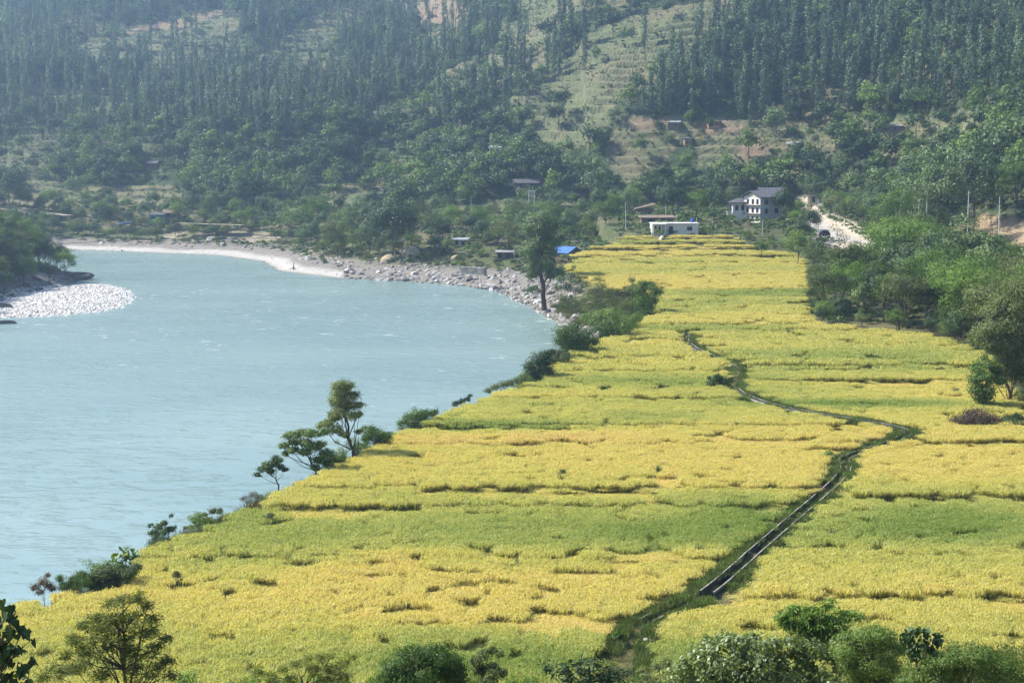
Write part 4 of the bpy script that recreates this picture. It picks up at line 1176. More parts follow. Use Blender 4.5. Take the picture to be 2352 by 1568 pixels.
CL_ = [(1630, 1480, 22), (1665, 1470, 24), (1700, 1468, 24), (1740, 1472, 24), (1780, 1480, 22), (1600, 1500, 24), (1640, 1510, 30), (1690, 1505, 32), (1740, 1508, 32), (1790, 1512, 28), (1830, 1500, 22), (1570, 1528, 24), (1620, 1540, 32), (1680, 1545, 34), (1740, 1545, 34), (1800, 1545, 32), (1850, 1530, 26), (1590, 1565, 30), (1650, 1575, 32), (1720, 1575, 34), (1790, 1575, 32), (1850, 1565, 30), (1900, 1555, 24), (1930, 1530, 18), (1820, 1472, 26), (1865, 1482, 28), (1905, 1500, 28), (1932, 1478, 22), (1850, 1505, 28), (1555, 1550, 24), (1530, 1575, 26)]
E_ = hero('vine_thicket', 'thicket with pale sunlit broad leaves at lower right', 56, [(1700, 1700), (1700, 1580), (1700, 1540)], .08,
     CL_, .155, .105, 80, 'pale_leaf', flat=.8, droop=-.7, spread=.5, limbs=16, seed=46, cat='thicket')
leafy(E_, 46, 56, CL_, 290, 0.19, 'heart', 'pale_leaf', -0.6, 0.5)
hero('shrub', 'drooping long leaved shrub above the pale thicket', 62, [(1840, 1700), (1840, 1560), (1845, 1460)], .07, [(1800, 1405, 16), (1825, 1400, 17), (1850, 1402, 17), (1880, 1398, 14), (1895, 1385, 11), (1910, 1375, 8), (1805, 1425, 18), (1835, 1425, 22), (1870, 1425, 20), (1905, 1420, 18), (1935, 1410, 16), (1955, 1405, 12), (1975, 1412, 9), (1850, 1450, 24), (1890, 1450, 24), (1930, 1440, 20), (1900, 1480, 20)], .3, .05, 70, 'feather_leaf', limbs=20, seed=47, cat='shrub', droop=-.45, spread=.35)
hero('fern_bush', 'soft fine leaved bush right of the pale thicket', 54, [(2010, 1700), (2010, 1580), (2008, 1520)], .08, [(1950, 1465, 20), (1980, 1450, 22), (2015, 1448, 22), (2045, 1458, 20), (1940, 1495, 26), (1980, 1490, 32), (2025, 1485, 30), (2060, 1490, 22), (1955, 1530, 28), (2000, 1530, 34), (2045, 1525, 28), (1980, 1565, 30), (2030, 1565, 30)], .11, .026, 330, 'lush_leaf', flat=.7, limbs=12, seed=48, cat='bush')
CL_ = [(2080, 1460, 13), (2100, 1450, 13), (2125, 1455, 13), (2150, 1462, 12), (2090, 1480, 16), (2120, 1480, 16), (2155, 1475, 10), (2100, 1500, 14), (2140, 1495, 12)]
E_ = hero('broadleaf_shrub', 'glossy shrub with big dark drooping leaves at lower right', 50, [(2108, 1700), (2108, 1560), (2108, 1500)], .05, CL_, .12, .05, 6, 'dark_leaf', limbs=12, seed=49, cat='shrub', droop=-.9, spread=.3)
leafy(E_, 49, 50, CL_, 110, 0.2, 'heart', 'dark_leaf', -0.9, 0.35)
hero('fern_bush', 'wide soft bush filling the bottom right corner', 50, [(2230, 1700), (2230, 1600), (2230, 1560)], .1, [(2130, 1520, 24), (2165, 1508, 26), (2200, 1500, 26), (2235, 1500, 28), (2275, 1508, 28), (2310, 1520, 28), (2345, 1530, 28), (2110, 1550, 28), (2155, 1548, 34), (2205, 1540, 36), (2255, 1542, 36), (2305, 1552, 34), (2350, 1560, 32), (2130, 1580, 34), (2190, 1580, 36), (2260, 1580, 36), (2330, 1585, 34), (2080, 1570, 26)], .11, .026, 360, 'lush_leaf', flat=.75, limbs=14, seed=50, cat='bush')
hero('weed_tangle', 'dark weedy tangle at the end of the canal by the bottom edge', 66, [(1450, 1700), (1452, 1600), (1455, 1540)], .05, [(1480, 1545, 16), (1510, 1530, 16), (1535, 1520, 16), (1495, 1560, 20), (1540, 1550, 20), (1560, 1570, 20), (1515, 1580, 20)], .16, .04, 110, 'olive_leaf', limbs=12, seed=51, cat='weeds', shell=.1)
hero('shrub', 'small leafy shrub standing at the mouth of the canal', at(1418, 1478, .2)[1], [(1418, 1500), (1418, 1480)], .04, [(1410, 1462, 9), (1420, 1452, 9), (1428, 1464, 9), (1416, 1476, 10), (1400, 1480, 9)], .2, .08, 50, 'feather_leaf', limbs=6, seed=52, cat='shrub')

hero('weed_thicket', 'dark green weedy growth filling the lower right behind the pale thicket', 66, [(1960, 1720), (1960, 1620), (1960, 1560)], .08, [(u_, 1500 + 16 * math.sin(u_ * .05), 28) for u_ in range(1930, 2390, 30)] + [(u_, 1552, 34) for u_ in range(1540, 2390, 38)] + [(u_, 1590, 38) for u_ in range(1520, 2390, 44)], .15, .05, 150, 'olive_leaf', limbs=20, seed=53, cat='thicket')
hero('weed_thicket', 'low tangle of leaves along the bottom edge left of the canal mouth', 62, [(1180, 1720), (1180, 1640), (1180, 1590)], .06, [(u_, 1578 + 10 * math.sin(u_ * .04), 24) for u_ in range(420, 1500, 40)], .15, .045, 110, 'feather_leaf', limbs=18, seed=54, cat='thicket')
hero('bank_scrub', 'scrubby slope of bushes between the boulders and the hedge', at(1400, 715, 0)[1], [(1400, 735), (1400, 700)], .1, [(1300, 700, 16), (1325, 690, 18), (1350, 678, 18), (1375, 700, 20), (1330, 715, 16), (1405, 675, 18), (1430, 690, 18), (1440, 668, 14), (1415, 715, 18), (1460, 705, 16), (1345, 650, 12), (1290, 680, 14)], .3, .12, 120, 'weed', limbs=8, seed=55, cat='scrub')
hero('riverside_bush', 'leafy bush joining the dark bush and the big round bush', rim_y(1280, 838), [(1280, 842), (1278, 820)], .08, [(1270, 822, 14), (1285, 812, 15), (1298, 818, 13), (1265, 838, 12), (1282, 832, 14)], .28, .1, 130, 'olive_leaf', limbs=5, seed=56, cat='bush')

# ------------------------------------------------------------------ tree grove along the right edge and other middle-distance trees
grove_p = {
    'feather': [tree_meshes('grove_tree', 400 + i, 'round', 11, 4.6, 52, 105, .40, .13, 'feather_leaf', clear=.05, limbs=12, flat=.5, droop=-.1, crad=1.25) for i in range(3)],
    'lush': [tree_meshes('grove_tree', 410 + i, 'round', 10, 4.2, 46, 90, .42, .18, 'lush_leaf', clear=.08, limbs=10, flat=.65, crad=1.2) for i in range(2)],
    'olive': [tree_meshes('grove_tree', 420 + i, 'round', 11, 4.0, 44, 95, .38, .12, 'olive_leaf', clear=.08, limbs=14, flat=.55, crad=1.15) for i in range(2)],
    'dark': [tree_meshes('grove_tree', 430 + i, 'round', 10, 4.2, 46, 90, .42, .2, 'dark_leaf', clear=.08, limbs=10, flat=.65, crad=1.2) for i in range(2)],
    'hill': [tree_meshes('grove_tree', 440 + i, 'round', 12, 4.4, 48, 80, .5, .26, 'hill_leaf', clear=.15, limbs=10, flat=.7, crad=1.3) for i in range(2)],
    'pale': [tree_meshes('grove_tree', 450, 'round', 8, 3.4, 36, 80, .4, .2, 'pale_leaf', clear=.05, limbs=8, flat=.7, crad=1.0)],
}
HT = {'feather': 11, 'lush': 10, 'olive': 11, 'dark': 10, 'hill': 12, 'pale': 8}


def tree_px(kind, i, label, u, vb, vt, z=None, y=None, wide=1.0, name='grove_tree', group=None, cat='tree'):
    if y is None:
        p = at(u, vb, z) if z is not None else ground(u, vb)
    else:
        p = at_y(u, vb, y)
    g = float(H(np.array([p[0]]), np.array([p[1]]))[0])
    s = (vb - vt) * p[1] / FOC / HT[kind]
    ms = grove_p[kind][i % len(grove_p[kind])]
    e = place_tree(name, label, ms, (p[0], p[1], min(g, p[2]) - .1), i * 2.1, s, cat, group)
    e.scale = (s * wide, s * wide, s * (1 + max(0, p[2] - g) / (s * HT[kind])))
    return e


GROVE = [
    ('olive', 0, 'dark airy tree with visible branches at the left end of the grove', 1893, 728, 600, 1.05), ('feather', 0, 'feathery tree behind the left end tree of the grove', 1938, 722, 596, 1.1),
    ('dark', 0, 'dark low bush at the foot of the left end of the grove', 1930, 736, 672, 1.2), ('pale', 0, 'pale yellow green bush at the foot of the grove', 1985, 738, 642, 1.0), ('lush', 0, 'mid green tree just right of the pale bush', 2028, 738, 612, 1.0),
    ('olive', 1, 'dull olive tree in the middle of the grove front', 2088, 752, 606, 1.05), ('dark', 1, 'dark tree right of the dull olive grove tree', 2128, 750, 625, .9), ('feather', 1, 'bright feathery tree in the right half of the grove', 2218, 768, 575, 1.15),
    ('lush', 1, 'small leafy tree below the bright feathery grove tree', 2178, 768, 690, 1.0), ('feather', 2, 'big bright feathery tree crown rising at the back of the grove', 2075, 660, 468, 1.25), ('feather', 0, 'feathery crown left of the big bright one at the back', 1985, 672, 540, 1.1),
    ('lush', 1, 'leafy tree in the centre of the grove behind the olive tree', 2120, 690, 560, 1.1), ('hill', 0, 'dark broad leaved tree in the gap above the grove centre', 2148, 640, 510, .9), ('feather', 1, 'feathery tree near the roadside at the right of the grove', 2300, 690, 545, 1.1),
    ('dark', 0, 'dark tree near the right frame edge below the road', 2338, 700, 572, .9), ('feather', 2, 'feathery tree filling the right side of the grove', 2270, 760, 610, 1.1), ('dark', 1, 'shady tree at the right end of the rice edge', 2200, 790, 700, 1.0), ('olive', 0, 'olive tree at the right end of the grove behind the large olive tree', 2340, 800, 620, 1.0),
    ('lush', 0, 'small round tree left of the road cutting', 1832, 602, 522, 1.0), ('hill', 1, 'dark bushy tree just below the road cutting', 1868, 606, 548, 1.1), ('feather', 0, 'feathery tree below the retaining bank of the road', 1925, 645, 583, 1.25), ('dark', 1, 'dark tree between the road bank and the grove', 1968, 645, 568, 1.0),
]
for kind, i, lab, u, vb, vt, wd in GROVE:
    tree_px(kind, i, lab, u, vb, vt, z=2.4 if vb > 715 else (3.2 if vb > 630 else 4.2), wide=wd, group='trees of the grove')
for i, yy in enumerate(np.concatenate([np.linspace(196, 262, 26), np.linspace(262, 330, 10)])):
    xx = float(XR(yy)) + .6 + 1.6 * rng.random(); kd = ['dark', 'lush', 'olive', 'dark'][i % 4]
    place_tree('grove_bush', 'low bush skirting the foot of the grove along the rice', grove_p[kd][0], (xx, yy, float(H(np.array([xx]), np.array([yy]))[0]) - .1), i * 1.3, .26 + .14 * rng.random(), 'bush', 'bushes at the foot of the grove')
for kd, xx, yy, z0, sc_ in edge_bushes:
    place_tree('edge_bush', 'bush in the green hedge along the upper river edge of the rice', grove_p[kd][0], (xx, yy, z0 - .1), yy, sc_, 'bush', 'hedge along the upper river edge')
# fill behind the front row
FX, FY = cands(7.2, 40, 140, 225, 420)
fz, fd, _, _, _ = H(FX, FY, True)
dr, _ = dpath(FX, FY, ROAD_E)
fu, fv = proj(FX, FY, fz)
k = (FX > XR(FY) + 1.2) & (dr > 6.5) & ~((fu < 2030) & (FY > 285)) & ~((fu > 2150) & (FY > 318)) & (fd < 3) & (rng.random(len(FX)) < .9)
for x, y, z in zip(FX[k], FY[k], fz[k]):
    kd = rng.choice(['feather', 'feather', 'lush', 'olive', 'dark', 'hill'])
    ms = grove_p[kd][int(rng.integers(0, len(grove_p[kd])))]
    place_tree('grove_tree', 'tree of the thick grove between the rice and the road', ms, (x, y, z - .1), rng.random() * 6.28, (.78 + .36 * rng.random()), 'tree', 'inner trees of the grove')

HAM = [
    ('dark', 0, 'large dark round tree on the river flat beside the electric poles', 905, 592, 455, 1.25), ('olive', 0, 'bare branched open tree on the shore left of the large dark tree', 765, 592, 492, .85), ('hill', 0, 'dark leafy tree with a bare trunk below the large dark tree', 868, 598, 540, .9),
    ('olive', 1, 'grey green tree left of the tallest riverbank tree', 1168, 588, 490, 1.2), ('hill', 1, 'dense tree right behind the tallest riverbank tree', 1205, 590, 505, 1.0), ('lush', 0, 'bushy tree right of the unfinished house', 1345, 545, 500, 1.2), ('lush', 1, 'wide bushy tree behind the upper rice terraces', 1390, 545, 490, 1.2),
    ('lush', 0, 'bushy tree at the left end of the upper rice terraces', 1310, 560, 515, 1.0), ('dark', 1, 'dark tall tree right of the brown roofed house', 1545, 508, 420, 1.0), ('feather', 1, 'yellow green tree behind the white house', 1600, 508, 430, 1.0), ('hill', 0, 'dark tree left of the three storey house', 1640, 508, 425, 1.0),
    ('dark', 0, 'dark tree right beside the three storey house', 1800, 512, 430, .9), ('hill', 1, 'tall dark tree above the start of the pale road', 1862, 480, 400, .8), ('hill', 0, 'very dark big tree at the left frame edge above the road', 22, 500, 372, 1.05), ('lush', 1, 'round light tree above the pale sandy beach', 690, 540, 470, 1.0),
    ('feather', 0, 'light tree on the far bank right of the earth cutting', 730, 520, 445, 1.0), ('lush', 0, 'pale round tree by the far left houses', 105, 530, 482, 1.1), ('hill', 1, 'dark tree right of the two far bank houses', 520, 530, 490, 1.0), ('lush', 1, 'round tree left of the earth cutting', 470, 520, 478, 1.1), ('hill', 0, 'dark tree above the earth cutting', 600, 505, 450, .9), ('olive', 0, 'grey tree beside the steel lattice tower', 1180, 520, 455, 1.0),
    ('lush', 1, 'leafy tree beside the steel lattice tower on its right', 1275, 520, 460, 1.0), ('hill', 1, 'tall dark leafy tree on the right slope above the roadside poles', 2150, 560, 365, .85), ('hill', 0, 'tall dark leafy tree nearest the roadside poles on the right', 2235, 548, 345, .8), ('feather', 2, 'green tree at the right frame edge above the cut bank', 2335, 480, 350, 1.0),
    ('lush', 0, 'small tree on the upper rice terraces', 1748, 590, 552, 1.0),
]
for kind, i, lab, u, vb, vt, wd in HAM:
    p = ground(u, vb) if not (1200 < u < 2400 and vb < 530) else None
    tree_px(kind, i, lab, u, vb, vt, wide=wd, name='tree')
# leafy trees over the flats below the mountain
FX, FY = cands(5.8, -230, 110, 400, 600)
fz, fd, fa, fbb, _ = H(FX, FY, True)
d1, _ = dpath(FX, FY, ROAD_E); d2, _ = dpath(FX, FY, ROAD_W)
fu, fv = proj(FX, FY, fz)
k = (fd < 4) & (fd > -150) & (d1 > 6) & (d2 > 3.4) & (fz > -1.4) & (fa > 13) & (fbb < 0) & ~((FX > XE(FY) - 3) & (FX < XR(FY)) & (FY < 470)) & (rng.random(len(FX)) < .62) & ~((fu > 1480) & (fu < 1815) & (fv > 480)) & ~((fu > 1225) & (fu < 1365) & (fv > 548))
for P in CLEAR: k &= ~inpoly(fu, fv, P)
for x, y, z, uu in zip(FX[k], FY[k], fz[k], fu[k]):
    zt = ['at the far left', 'above the pale beach', 'behind the boulder shore', 'behind the upper terraces'][int(np.searchsorted([480, 800, 1250], uu))]
    kd = rng.choice(['feather', 'lush', 'olive', 'dark', 'hill', 'hill'])
    ms = grove_p[kd][int(rng.integers(0, len(grove_p[kd])))]
    place_tree('bank_tree', 'leafy tree on the far river flat ' + zt, ms, (x, y, z - .1), rng.random() * 6.28, (.32 + .4 * rng.random()), 'tree', 'trees on the river flat ' + zt)
for i, u in enumerate(np.concatenate([np.arange(85, 112, 9), np.arange(168, 370, 9), np.arange(474, 532, 9), np.arange(640, 1040, 10), np.arange(1130, 1250, 12)])):
    zz_ = np.interp(u, [-40, 70, 160, 270, 410, 560, 640, 820, 1050, 1130, 1260], [7.0, 6.2, 5.4, 4.6, 3.9, 3.6, 3.6, 4.0, 4.7, 4.9, 5.2])
    vv = np.interp(u, [-40, 70, 160, 270, 410, 560, 640, 820, 1050, 1130, 1260], [477, 485, 495, 504, 512, 517, 522, 524, 520, 519, 524])
    p = at(float(u), float(vv), float(zz_)); p[1] -= 3.4 + 1.2 * rng.random(); p[2] = float(H(p[:1], p[1:2])[0]); kd = ['lush', 'olive', 'dark', 'feather', 'hill'][int(rng.integers(0, 5))]
    place_tree('roadside_bush', 'bush on the lower edge of the dirt road across the river', grove_p[kd][0], tuple(p - np.array([0, 0, .2])), float(u), .26 + .16 * rng.random(), 'bush', 'bushes along the dirt road')
# headland trees
FX, FY = cands(5.2, -200, -80, 330, 480)
fz, fd, fa, fbb, _ = H(FX, FY, True)
fu, fv = proj(FX, FY, fz)
k = (fbb > np.where(fv > 630, 1.5, 4)) & (rng.random(len(FX)) < .95) & (fu < 175)
for x, y, z, q in zip(FX[k], FY[k], fz[k], fbb[k]):
    kd = rng.choice(['feather', 'lush', 'olive', 'dark', 'dark', 'feather'])
    ms = grove_p[kd][int(rng.integers(0, len(grove_p[kd])))]
    place_tree('headland_tree', 'tree crowding the wooded headland at the left frame edge', ms, (x, y, z - .2), rng.random() * 6.28, (.7 + .3 * rng.random()) * (0.75 + .35 * sst(4, 14, q)), 'tree', 'trees of the wooded headland')

# ------------------------------------------------------------------ rocks
def rock_mesh(name, seed, mat):
    import bmesh
    bm = bmesh.new(); bmesh.ops.create_icosphere(bm, subdivisions=2, radius=1.0)
    V = np.array([v.co[:] for v in bm.verts]); Fc = np.array([[v.index for v in f.verts] for f in bm.faces]); bm.free()
    r = np.random.default_rng(seed)
    for _ in range(7):
        n = r.normal(size=3); n /= np.linalg.norm(n); h = .45 + .4 * r.random()
        s = V @ n; V = V - np.clip(s - h, 0, None)[:, None] * n
    V = V * np.array([1.25, .9, .62]) * (1 + .08 * r.normal(size=(len(V), 1)))
    return build_mesh(name, V, None, Fc, [mat])


rocks = [rock_mesh('boulder', 500 + i, M['rock'] if i % 3 else M['white_rock']) for i in range(6)]
M['cobble'] = plain('cobble_stone', (0.62, 0.59, 0.55), .9, .2, 1.2)
wrocks = [rock_mesh('cobble', 520 + i, M['cobble']) for i in range(3)]
drocks = [rock_mesh('dark_boulder', 530 + i, M['dark_rock']) for i in range(3)]
n0 = 60000
X = -130 + 165 * rng.random(n0); Y = 262 + 300 * rng.random(n0)
zz, _, a_, b2, g2 = H(X, Y, True)
u, v = proj(X, Y, zz)
onbeach = (u < 790) & (u > 150) & (a_ < 9) & (Y > 380)
dens = np.where(onbeach, .03, 1.0) * np.clip(1.15 - a_ / 19, 0, 1) * np.where(u > 760, .5, .22)
k = (a_ > -1.0) & (a_ < 24) & (zz < .2) & (rng.random(n0) < dens)
X, Y, zz = X[k], Y[k], zz[k]; n = len(X)
sz = .22 + .55 * rng.random(n) ** 4 + .12 * rng.random(n)
sz = sz * np.where(rng.random(n) < .05, 2.2, 1)
big = np.argsort(-sz)[:160]
for j in big:
    o = link('boulder', rocks[int(rng.integers(0, 6))], loc=(X[j], Y[j], zz[j] + .1 * sz[j]), rot=(.3 * rng.normal(), .3 * rng.normal(), rng.random() * 6.28), scale=sz[j])
    tag(o, 'weathered grey boulder among the rocks of the river shore', 'boulder', 'boulders along the river shore')
rest = np.setdiff1d(np.arange(n), big)
scatter('shore_rubble', 'pale stones and rubble along the river shore', 'rubble', np.stack([X, Y, zz + .05], 1)[rest], rng.normal(size=(len(rest), 3)) * np.array([.4, .4, 3]), sz[rest][:, None] * np.ones((1, 3)), rng.integers(0, 6, len(rest)), [[proto(q)] for q in rocks])
n0 = 26000
X = -145 + 75 * rng.random(n0); Y = 312 + 80 * rng.random(n0)
g2 = sdpoly(X, Y, BAR); b2 = sdpoly(X, Y, LAND_B)
k = (g2 > -.6) & (b2 < 3) & (rng.random(n0) < .85)
X, Y = X[k], Y[k]; n = len(X); zz = H(X, Y)
sz = .16 + .3 * rng.random(n) ** 2
scatter('gravel', 'white cobbles covering the gravel bar', 'gravel', np.stack([X, Y, zz], 1), rng.normal(size=(n, 3)) * np.array([.3, .3, 3]), sz[:, None] * np.ones((1, 3)), rng.integers(0, 3, n), [[proto(q)] for q in wrocks])
n0 = 5000
X = -140 + 60 * rng.random(n0); Y = 300 + 140 * rng.random(n0)
b2 = sdpoly(X, Y, LAND_B); k = (b2 > -1) & (b2 < 8) & (rng.random(n0) < .5)
X, Y = X[k], Y[k]; n = len(X); zz = H(X, Y); sz = .3 + .9 * rng.random(n) ** 3
scatter('headland_rocks', 'dark shaded rocks at the foot of the headland', 'rocks', np.stack([X, Y, zz], 1), rng.normal(size=(n, 3)) * np.array([.3, .3, 3]), sz[:, None] * np.ones((1, 3)), rng.integers(0, 3, n), [[proto(q)] for q in drocks])
for lab, u, v, z, s in (('dark rock ledge jutting into the river from the headland', 172, 633, -3.0, (4.2, 3.0, 2.2)), ('squat dark rock in the water at the left frame edge', 14, 742, -3.9, (1.7, 1.2, 1.3)), ('dark boulder at the left frame edge above the gravel bar', -5, 705, -3.4, (2.6, 2, 2))):
    o = link('rock', drocks[1], loc=tuple(at(u, v, z)), rot=(0, 0, .3), scale=s); tag(o, lab, 'rock')
for lab, u, v, z, s, mm in (('large pale boulder at the waterline below the stone wall', 890, 643, -3.9, 1.5, 1), ('flat topped pale boulder on the shore bend', 1255 - 20, 695, -3.6, 1.1, 0), ('rounded boulder at the tip of the sand', 760, 622, -3.4, 1.3, 2), ('dark capped boulder beside the sand spit', 782, 608, -3.0, 1.5, 3), ('grey stone beside the leafy weed in the rice', 1530, 1094, 1.15, .4, 9), ('white block at the mouth of the canal', 1485, 1468, .6, .2, 2)):
    o = link('boulder', (drocks[0] if mm == 9 else rocks[mm]) if mm else wrocks[0], loc=tuple(at(u, v, z)), rot=(.1, .1, u), scale=s); tag(o, lab, 'boulder')
o = link('driftwood', build_mesh('driftwood', *merge([tube([(0, 0, -.2), (.05, 0, .9), (0, 0, 1.9)], [.16, .12, .04]), tube([(-.9, 0, 0), (-.1, .1, .35), (.6, 0, .1)], [.06, .1, .05]), tube([(.5, .2, 0), (.1, 0, .7)], [.06, .06])]), None, [M['bark']]), loc=tuple(at(674, 618, -3.4)))
tag(o, 'dark upright driftwood stake on the sand spit', 'driftwood')

# ------------------------------------------------------------------ buildings
for nm, c, va in (('whitewash', (.60, .58, .54), .16), ('grey_wall', (.36, .36, .36), .15), ('cream_wall', (.58, .50, .36), .15), ('mud_wall', (.46, .27, .16), .2), ('slate', (.10, .10, .11), .3), ('tin', (.27, .27, .28), .3), ('brown_roof', (.20, .145, .11), .25), ('teal_wall', (.10, .27, .27), .2),
                  ('timber', (.17, .125, .09), .3), ('blue_sheet', (.06, .15, .40), .15), ('thatch', (.36, .29, .19), .3), ('stone_wall', (.24, .225, .20), .35), ('blue_tank', (.04, .10, .35), .1), ('pole_grey', (.42, .43, .44), .15), ('steel', (.52, .53, .54), .15), ('rust', (.16, .10, .07), .3)):
    M[nm] = plain(nm, c, .75, va, 1.3)
m, nt, b = new_mat('dark_pane'); b.inputs['Base Color'].default_value = (.02, .022, .028, 1); b.inputs['Roughness'].default_value = .15; M['pane'] = m
m, nt, b = new_mat('black_wire'); b.inputs['Base Color'].default_value = (.02, .02, .02, 1); M['wire'] = m


def bx(x0, x1, y0, y1, z0, z1):
    V = [(x, y, z) for z in (z0, z1) for y in (y0, y1) for x in (x0, x1)]
    return np.array(V, float), np.array([(0, 2, 3, 1), (4, 5, 7, 6), (0, 1, 5, 4), (1, 3, 7, 5), (3, 2, 6, 7), (2, 0, 4, 6)])


def part(name, geo, mat, parent):
    if isinstance(geo, list): geo = merge(geo)
    return link(name, build_mesh(name, geo[0], geo[1], None, [M[mat]]), parent)


def roof_geo(kind, w, d, h, rise, ov, th=.14):
    X, Y = w / 2 + ov, d / 2 + ov
    if kind == 'flat': return bx(-X, X, -Y, Y, h + .002, h + .25)
    if kind == 'shed':
        V, Q = bx(-X, X, -Y, Y, h, h + th); V[:, 2] += (V[:, 1] + Y) / (2 * Y) * rise; return V, Q
    if kind == 'shedx':
        V, Q = bx(-X, X, -Y, Y, h, h + th); V[:, 2] += (V[:, 0] + X) / (2 * X) * rise; return V, Q
    if kind == 'gable':       # ridge along x
        P = [(-Y, h - .15), (0, h + rise), (Y, h - .15), (Y, h - .15 + th), (0, h + rise + th * 1.2), (-Y, h - .15 + th)]
        V = np.array([(x, p[0], p[1]) for x in (-X, X) for p in P])
        Q = [(i, (i + 1) % 6, (i + 1) % 6 + 6, i + 6) for i in range(6)] + [(0, 5, 4, 1), (1, 4, 3, 2), (6, 7, 10, 11), (7, 8, 9, 10)]
        return V, np.array(Q)
    if kind == 'hip':
        r = max(.3, X - Y)
        V = np.array([(-X, -Y, h), (X, -Y, h), (X, Y, h), (-X, Y, h), (-X, -Y, h + th), (X, -Y, h + th), (X, Y, h + th), (-X, Y, h + th), (-r, 0, h + rise), (r, 0, h + rise)])
        return V, np.array([(0, 3, 2, 1), (0, 1, 5, 4), (1, 2, 6, 5), (2, 3, 7, 6), (3, 0, 4, 7), (4, 5, 9, 8), (6, 7, 8, 9), (5, 6, 9, 9), (7, 4, 8, 8)])


def opening(e, face, w, d, x, z, ww, hh, frame='timber', nm='window'):
    """an opening with a proud frame and a dark pane: face F (-y), L (-x), R (+x)"""
    f = [bx(x - ww / 2 - .08, x - ww / 2, 0, .09, z - .08, z + hh + .08), bx(x + ww / 2, x + ww / 2 + .08, 0, .09, z - .08, z + hh + .08), bx(x - ww / 2, x + ww / 2, 0, .09, z + hh, z + hh + .08), bx(x - ww / 2, x + ww / 2, 0, .11, z - .08, z)]
    fr = merge(f); pn = bx(x - ww / 2, x + ww / 2, 0, .03, z, z + hh)
    def tr(V):
        V = V.copy(); a, o_ = V[:, 0].copy(), V[:, 1].copy()
        if face == 'F': V[:, 0] = a; V[:, 1] = -d / 2 - o_ + .01
        elif face == 'L': V[:, 0] = -w / 2 - o_ + .01; V[:, 1] = -a
        else: V[:, 0] = w / 2 + o_ - .01; V[:, 1] = a
        return V
    k = part(nm, (tr(fr[0]), fr[1]), frame, e)
    part('pane' if nm == 'window' else 'leaf_panel', (tr(pn[0]), pn[1]), 'pane', k)


def walls(w, d, h, gable=0.0, low=-2.0):
    g = [bx(-w / 2, w / 2, -d / 2, d / 2, low, h)]
    if gable:
        V = np.array([(x, y, z) for x in (-w / 2 + .005, w / 2 - .005) for y, z in ((-d / 2 + .01, h), (d / 2 - .01, h), (0, h + gable))])
        g.append((V, np.array([(0, 1, 2, 2), (3, 5, 4, 4), (0, 2, 5, 3), (1, 4, 5, 2)])))
    return g


def house(name, label, p, rz, w, d, h, wall, roof, rmat, rise=1.0, ov=.5, opens=(), extra=None, cat='house'):
    e = empty(name, tuple(p), rz); tag(e, label, cat)
    part('wall', walls(w, d, h, rise - .1 if roof == 'gable' else 0), wall, e)
    part('roof', roof_geo(roof, w, d, h, rise, ov), rmat, e)
    for o_ in opens:
        opening(e, o_[0], w, d, *o_[1:5], nm=o_[5] if len(o_) > 5 else 'window')
    if extra: extra(e)
    return e


# white bungalow with a porch
pw = ground(1548, 535)
def ex(e):
    for x in (-6.1, -5.0, -4.1, -3.0): part('column', bx(x - .16, x + .16, -5.2, -4.9, -1.2, 2.6), 'whitewash', e)
    part('porch_roof', bx(-6.5, -2.6, -5.5, -2.9, 2.602, 2.9), 'whitewash', e)
    t_ = part('water_tank', tube([(5.0, 0, 3.1), (5.0, 0, 4.1), (5.0, 0, 4.3)], [.5, .5, .3], 12), 'blue_tank', e)
    part('post', bx(6.1, 6.25, -.1, .05, 3.1, 4.4), 'whitewash', e)
house('bungalow', 'long white flat roofed house with a columned porch and blue tank', pw, 0.03, 12.6, 5.8, 2.75, 'whitewash', 'flat', 'whitewash', opens=[('F', -1.2, 0, 1.0, 2.0, 'door'), ('F', 3.9, .9, 1.3, 1.0), ('F', -4.5, .3, .9, 1.7), ('F', -5.6, .3, .7, 1.7)], extra=ex, ov=.25).scale = (.88, .88, .8)
# three storey white house: grey walls carry the shade of the side turned from the sun
p3 = ground(1752, 510)
th3 = R(-58)
def ex3(e):
    for z in (2.7, 5.2): part('floor_band', bx(-3.3, 3.2, -3.02, 2.98, z, z + .22), 'timber', e)
    part('balcony', bx(-4.1, -3.305, -2.6, 2.6, 5.0, 5.15), 'timber', e)
house('townhouse', 'three storey white house with a slate gable roof, shade side coloured grey', p3, R(32), 6.4, 6.0, 7.8, 'grey_wall', 'gable', 'slate', 1.7, .7, [('F', -1.6, 5.6, .9, 1.3), ('F', 1.4, 5.6, .9, 1.3), ('F', -1.6, 2.9, .9, 1.3), ('F', 1.4, 2.9, .9, 1.3), ('F', -1.6, .5, .8, 1.0)], None)
e3 = bpy.data.objects['townhouse']
e3.scale = (1.12, 1.12, .84)
for dx, dy, sc_ in ((-9, -5, .32), (4.5, -5.5, .3), (7.5, -2, .5), (-13, -2, .4), (0, -7, .2), (-5, -7, .22)):
    place_tree('garden_tree', 'small leafy tree in front of the three storey house group', brd_p[int(rng.integers(0, 5))], (p3[0] + dx, p3[1] + dy, float(H(p3[:1] + dx, p3[1:2] + dy)[0]) - .1), dx, sc_, 'tree', 'trees in front of the three storey house')
part('front_wall', bx(-3.28, -3.21, -2.9, 2.9, -1.0, 7.75), 'whitewash', e3)  # white only on the sunlit gable; the grey elsewhere is painted shade
